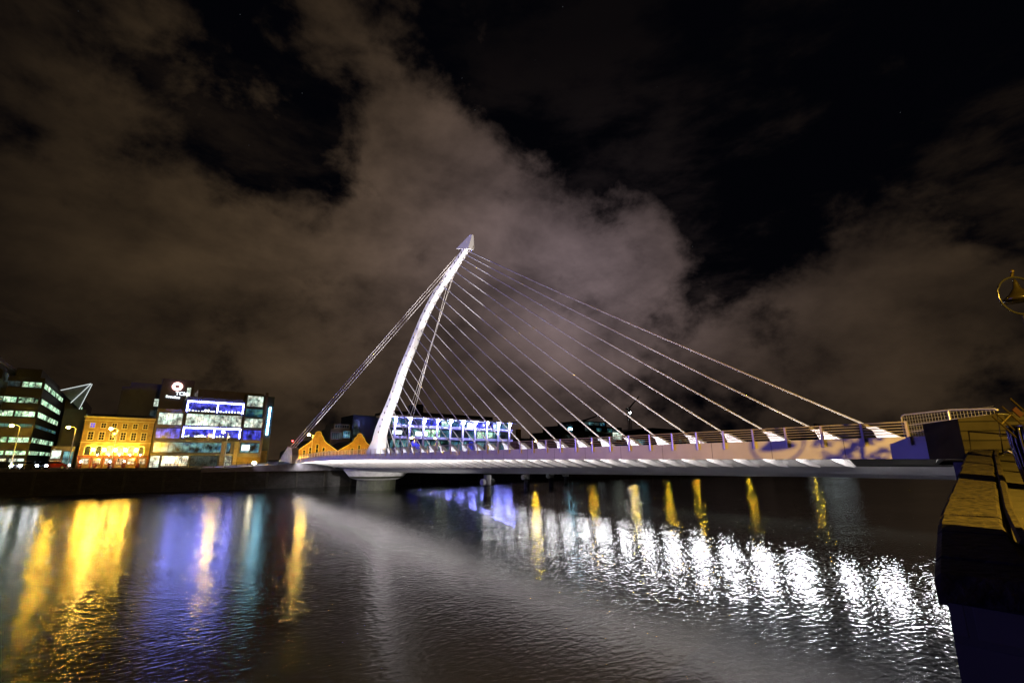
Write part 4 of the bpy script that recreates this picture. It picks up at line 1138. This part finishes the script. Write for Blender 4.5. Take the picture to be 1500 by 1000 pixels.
nt.links.new(mth('DIVIDE', sepd.outputs['X'], den), cmb.inputs[0]); nt.links.new(mth('DIVIDE', sepd.outputs['Y'], den), cmb.inputs[1])
def noise(sc, det, rough, dist, vec, loc=(0,0,0), scl=(1,1,1), rot=0):
    mp = nt.nodes.new('ShaderNodeMapping'); mp.inputs['Location'].default_value = loc; mp.inputs['Scale'].default_value = scl; mp.inputs['Rotation'].default_value = (0, 0, rot)
    nt.links.new(vec, mp.inputs['Vector'])
    n_ = nt.nodes.new('ShaderNodeTexNoise'); n_.inputs['Scale'].default_value = sc; n_.inputs['Detail'].default_value = det
    n_.inputs['Roughness'].default_value = rough; n_.inputs['Distortion'].default_value = dist
    nt.links.new(mp.outputs[0], n_.inputs['Vector']); return n_.outputs['Fac']
n1 = mth('ADD', mth('MULTIPLY', noise(3.2, 3, 0.5, 0.1, dirv, (3.1, 1.7, 0), (1, 1, 1.25)), 0.40), mth('MULTIPLY', noise(7.0, 10, 0.60, 0.12, dirv, (1.1, 6.7, 3), (1, 1, 1.3)), 0.60))
n2 = noise(4.6, 8, 0.58, 0.1, dirv, (9, 4, 2), (1, 1, 1.6))
band = mth('MULTIPLY', mth('MAXIMUM', mth('SUBTRACT', 1.0, mth('MULTIPLY', mth('ABSOLUTE', mth('SUBTRACT', sepd.outputs['Z'], 0.19)), 8.0)), 0.0), 0.35)
cover = mth('ADD', cover, band)
dn = mth('ADD', mth('ADD', mth('MULTIPLY', mth('SUBTRACT', n1, 0.5), 3.9), cover), -0.06)
mr = nt.nodes.new('ShaderNodeMapRange'); mr.interpolation_type = 'SMOOTHSTEP'
mr.inputs['From Min'].default_value = -0.04; mr.inputs['From Max'].default_value = 0.66
nt.links.new(dn, mr.inputs['Value'])
# how strongly the city lights the sheet from below
lit_ = total([blob(*b_) for b_ in [
    ((0.69, 0.66, 0.33), 0.17, 0.095), ((0.33, 0.82, 0.47), 0.26, 0.042), ((0.551, 0.79, 0.267), 0.36, 0.024),
    ((0.96, 0.239, 0.145), 0.28, 0.016), ((0.053, 0.954, 0.294), 0.30, 0.006), ((0.93, 0.16, 0.33), 0.16, 0.006)]])
lit_ = mth('ADD', lit_, 0.004)
lit_ = mth('MULTIPLY', lit_, mth('MAXIMUM', 0.15, mth('ADD', mth('MULTIPLY', mth('SUBTRACT', n2, 0.5), 3.2), 1.0)))
warm = nt.nodes.new('ShaderNodeMix'); warm.data_type = 'RGBA'
warm.inputs['A'].default_value = (1.0, 0.62, 0.25, 1); warm.inputs['B'].default_value = (1.0, 0.73, 0.76, 1)
hz = nt.nodes.new('ShaderNodeMapRange'); hz.inputs['From Min'].default_value = -0.1; hz.inputs['From Max'].default_value = 1.0
nt.links.new(blob((0.67, 0.65, 0.37), 0.3, 1.0), hz.inputs['Value']); nt.links.new(hz.outputs[0], warm.inputs['Factor'])
# a second, thin and torn veil high up
v1 = noise(5.2, 9, 0.62, 0.15, dirv, (4.4, 0.6, 2.2), (1.0, 1.0, 2.6)); v2 = noise(1.8, 2, 0.5, 0.1, dirv, (7.7, 3.1, 0.4))
vm = nt.nodes.new('ShaderNodeMapRange'); vm.interpolation_type = 'SMOOTHSTEP'; vm.inputs['From Min'].default_value = 0.98; vm.inputs['From Max'].default_value = 1.30
nt.links.new(mth('ADD', v1, v2), vm.inputs['Value'])
low = nt.nodes.new('ShaderNodeMapRange'); low.inputs['From Min'].default_value = 0.72; low.inputs['From Max'].default_value = 0.25; low.inputs['To Min'].default_value = 0.15
nt.links.new(sepd.outputs['Z'], low.inputs['Value'])
veil = mth('MULTIPLY', mth('MULTIPLY', vm.outputs[0], low.outputs[0]), 0.016)
shade = mth('MAXIMUM', mth('MULTIPLY', lit_, mr.outputs[0]), veil)
cloudc = nt.nodes.new('ShaderNodeVectorMath'); cloudc.operation = 'SCALE'
nt.links.new(warm.outputs['Result'], cloudc.inputs[0]); nt.links.new(shade, cloudc.inputs['Scale'])
# the night sky behind: a very weak twilight sky and a few stars
sky = nt.nodes.new('ShaderNodeTexSky'); sky.sky_type = 'NISHITA'; sky.sun_disc = False
sky.sun_elevation = R(-4); sky.sun_rotation = R(200)
skys = nt.nodes.new('ShaderNodeVectorMath'); skys.operation = 'SCALE'; skys.inputs['Scale'].default_value = 0.004
nt.links.new(sky.outputs[0], skys.inputs[0])
vor = nt.nodes.new('ShaderNodeTexVoronoi'); vor.inputs['Scale'].default_value = 34; nt.links.new(dirv, vor.inputs['Vector'])
st = mth('MULTIPLY', mth('LESS_THAN', vor.outputs['Distance'], 0.022), 0.05)
sc_ = nt.nodes.new('ShaderNodeSeparateColor'); nt.links.new(vor.outputs['Color'], sc_.inputs[0])
st = mth('MULTIPLY', st, mth('GREATER_THAN', sc_.outputs[0], 0.55))
st = mth('MULTIPLY', st, mth('SUBTRACT', 1.0, mr.outputs[0]))
stc = nt.nodes.new('ShaderNodeCombineXYZ')
for i, k in enumerate((0.8, 0.9, 1.0)): nt.links.new(mth('MULTIPLY', st, k), stc.inputs[i])
base = nt.nodes.new('ShaderNodeVectorMath'); base.operation = 'ADD'; base.inputs[1].default_value = (0.0007, 0.0008, 0.0016)
nt.links.new(skys.outputs[0], base.inputs[0])
a1 = nt.nodes.new('ShaderNodeVectorMath'); a1.operation = 'ADD'; nt.links.new(base.outputs[0], a1.inputs[0]); nt.links.new(stc.outputs[0], a1.inputs[1])
a2 = nt.nodes.new('ShaderNodeVectorMath'); a2.operation = 'ADD'; nt.links.new(a1.outputs[0], a2.inputs[0]); nt.links.new(cloudc.outputs[0], a2.inputs[1])
bg = nt.nodes.new('ShaderNodeBackground'); nt.links.new(a2.outputs[0], bg.inputs['Color']); bg.inputs['Strength'].default_value = 1.0
nt.links.new(bg.outputs[0], out.inputs['Surface'])

# bulbs and panes are seen and mirrored as they are
for m in bpy.data.materials: m.cycles.emission_sampling = 'NONE'
wd.cycles.sampling_method = 'MANUAL'; wd.cycles.sample_map_resolution = 512

# ------------------------------------------------------------------ camera and view
cam = bpy.data.cameras.new('camera'); cam.lens = 16.8; cam.sensor_width = 36; cam.clip_start = 0.1; cam.clip_end = 6000
co = bpy.data.objects.new('camera', cam); COL.objects.link(co)
co.location = (-40.74, -11.87, 6.0)
co.rotation_euler = (R(90+13.88), 0, R(-37.44))
scene.camera = co
scene.view_settings.view_transform = 'Standard'; scene.view_settings.look = 'None'
scene.view_settings.exposure = 0; scene.view_settings.gamma = 1
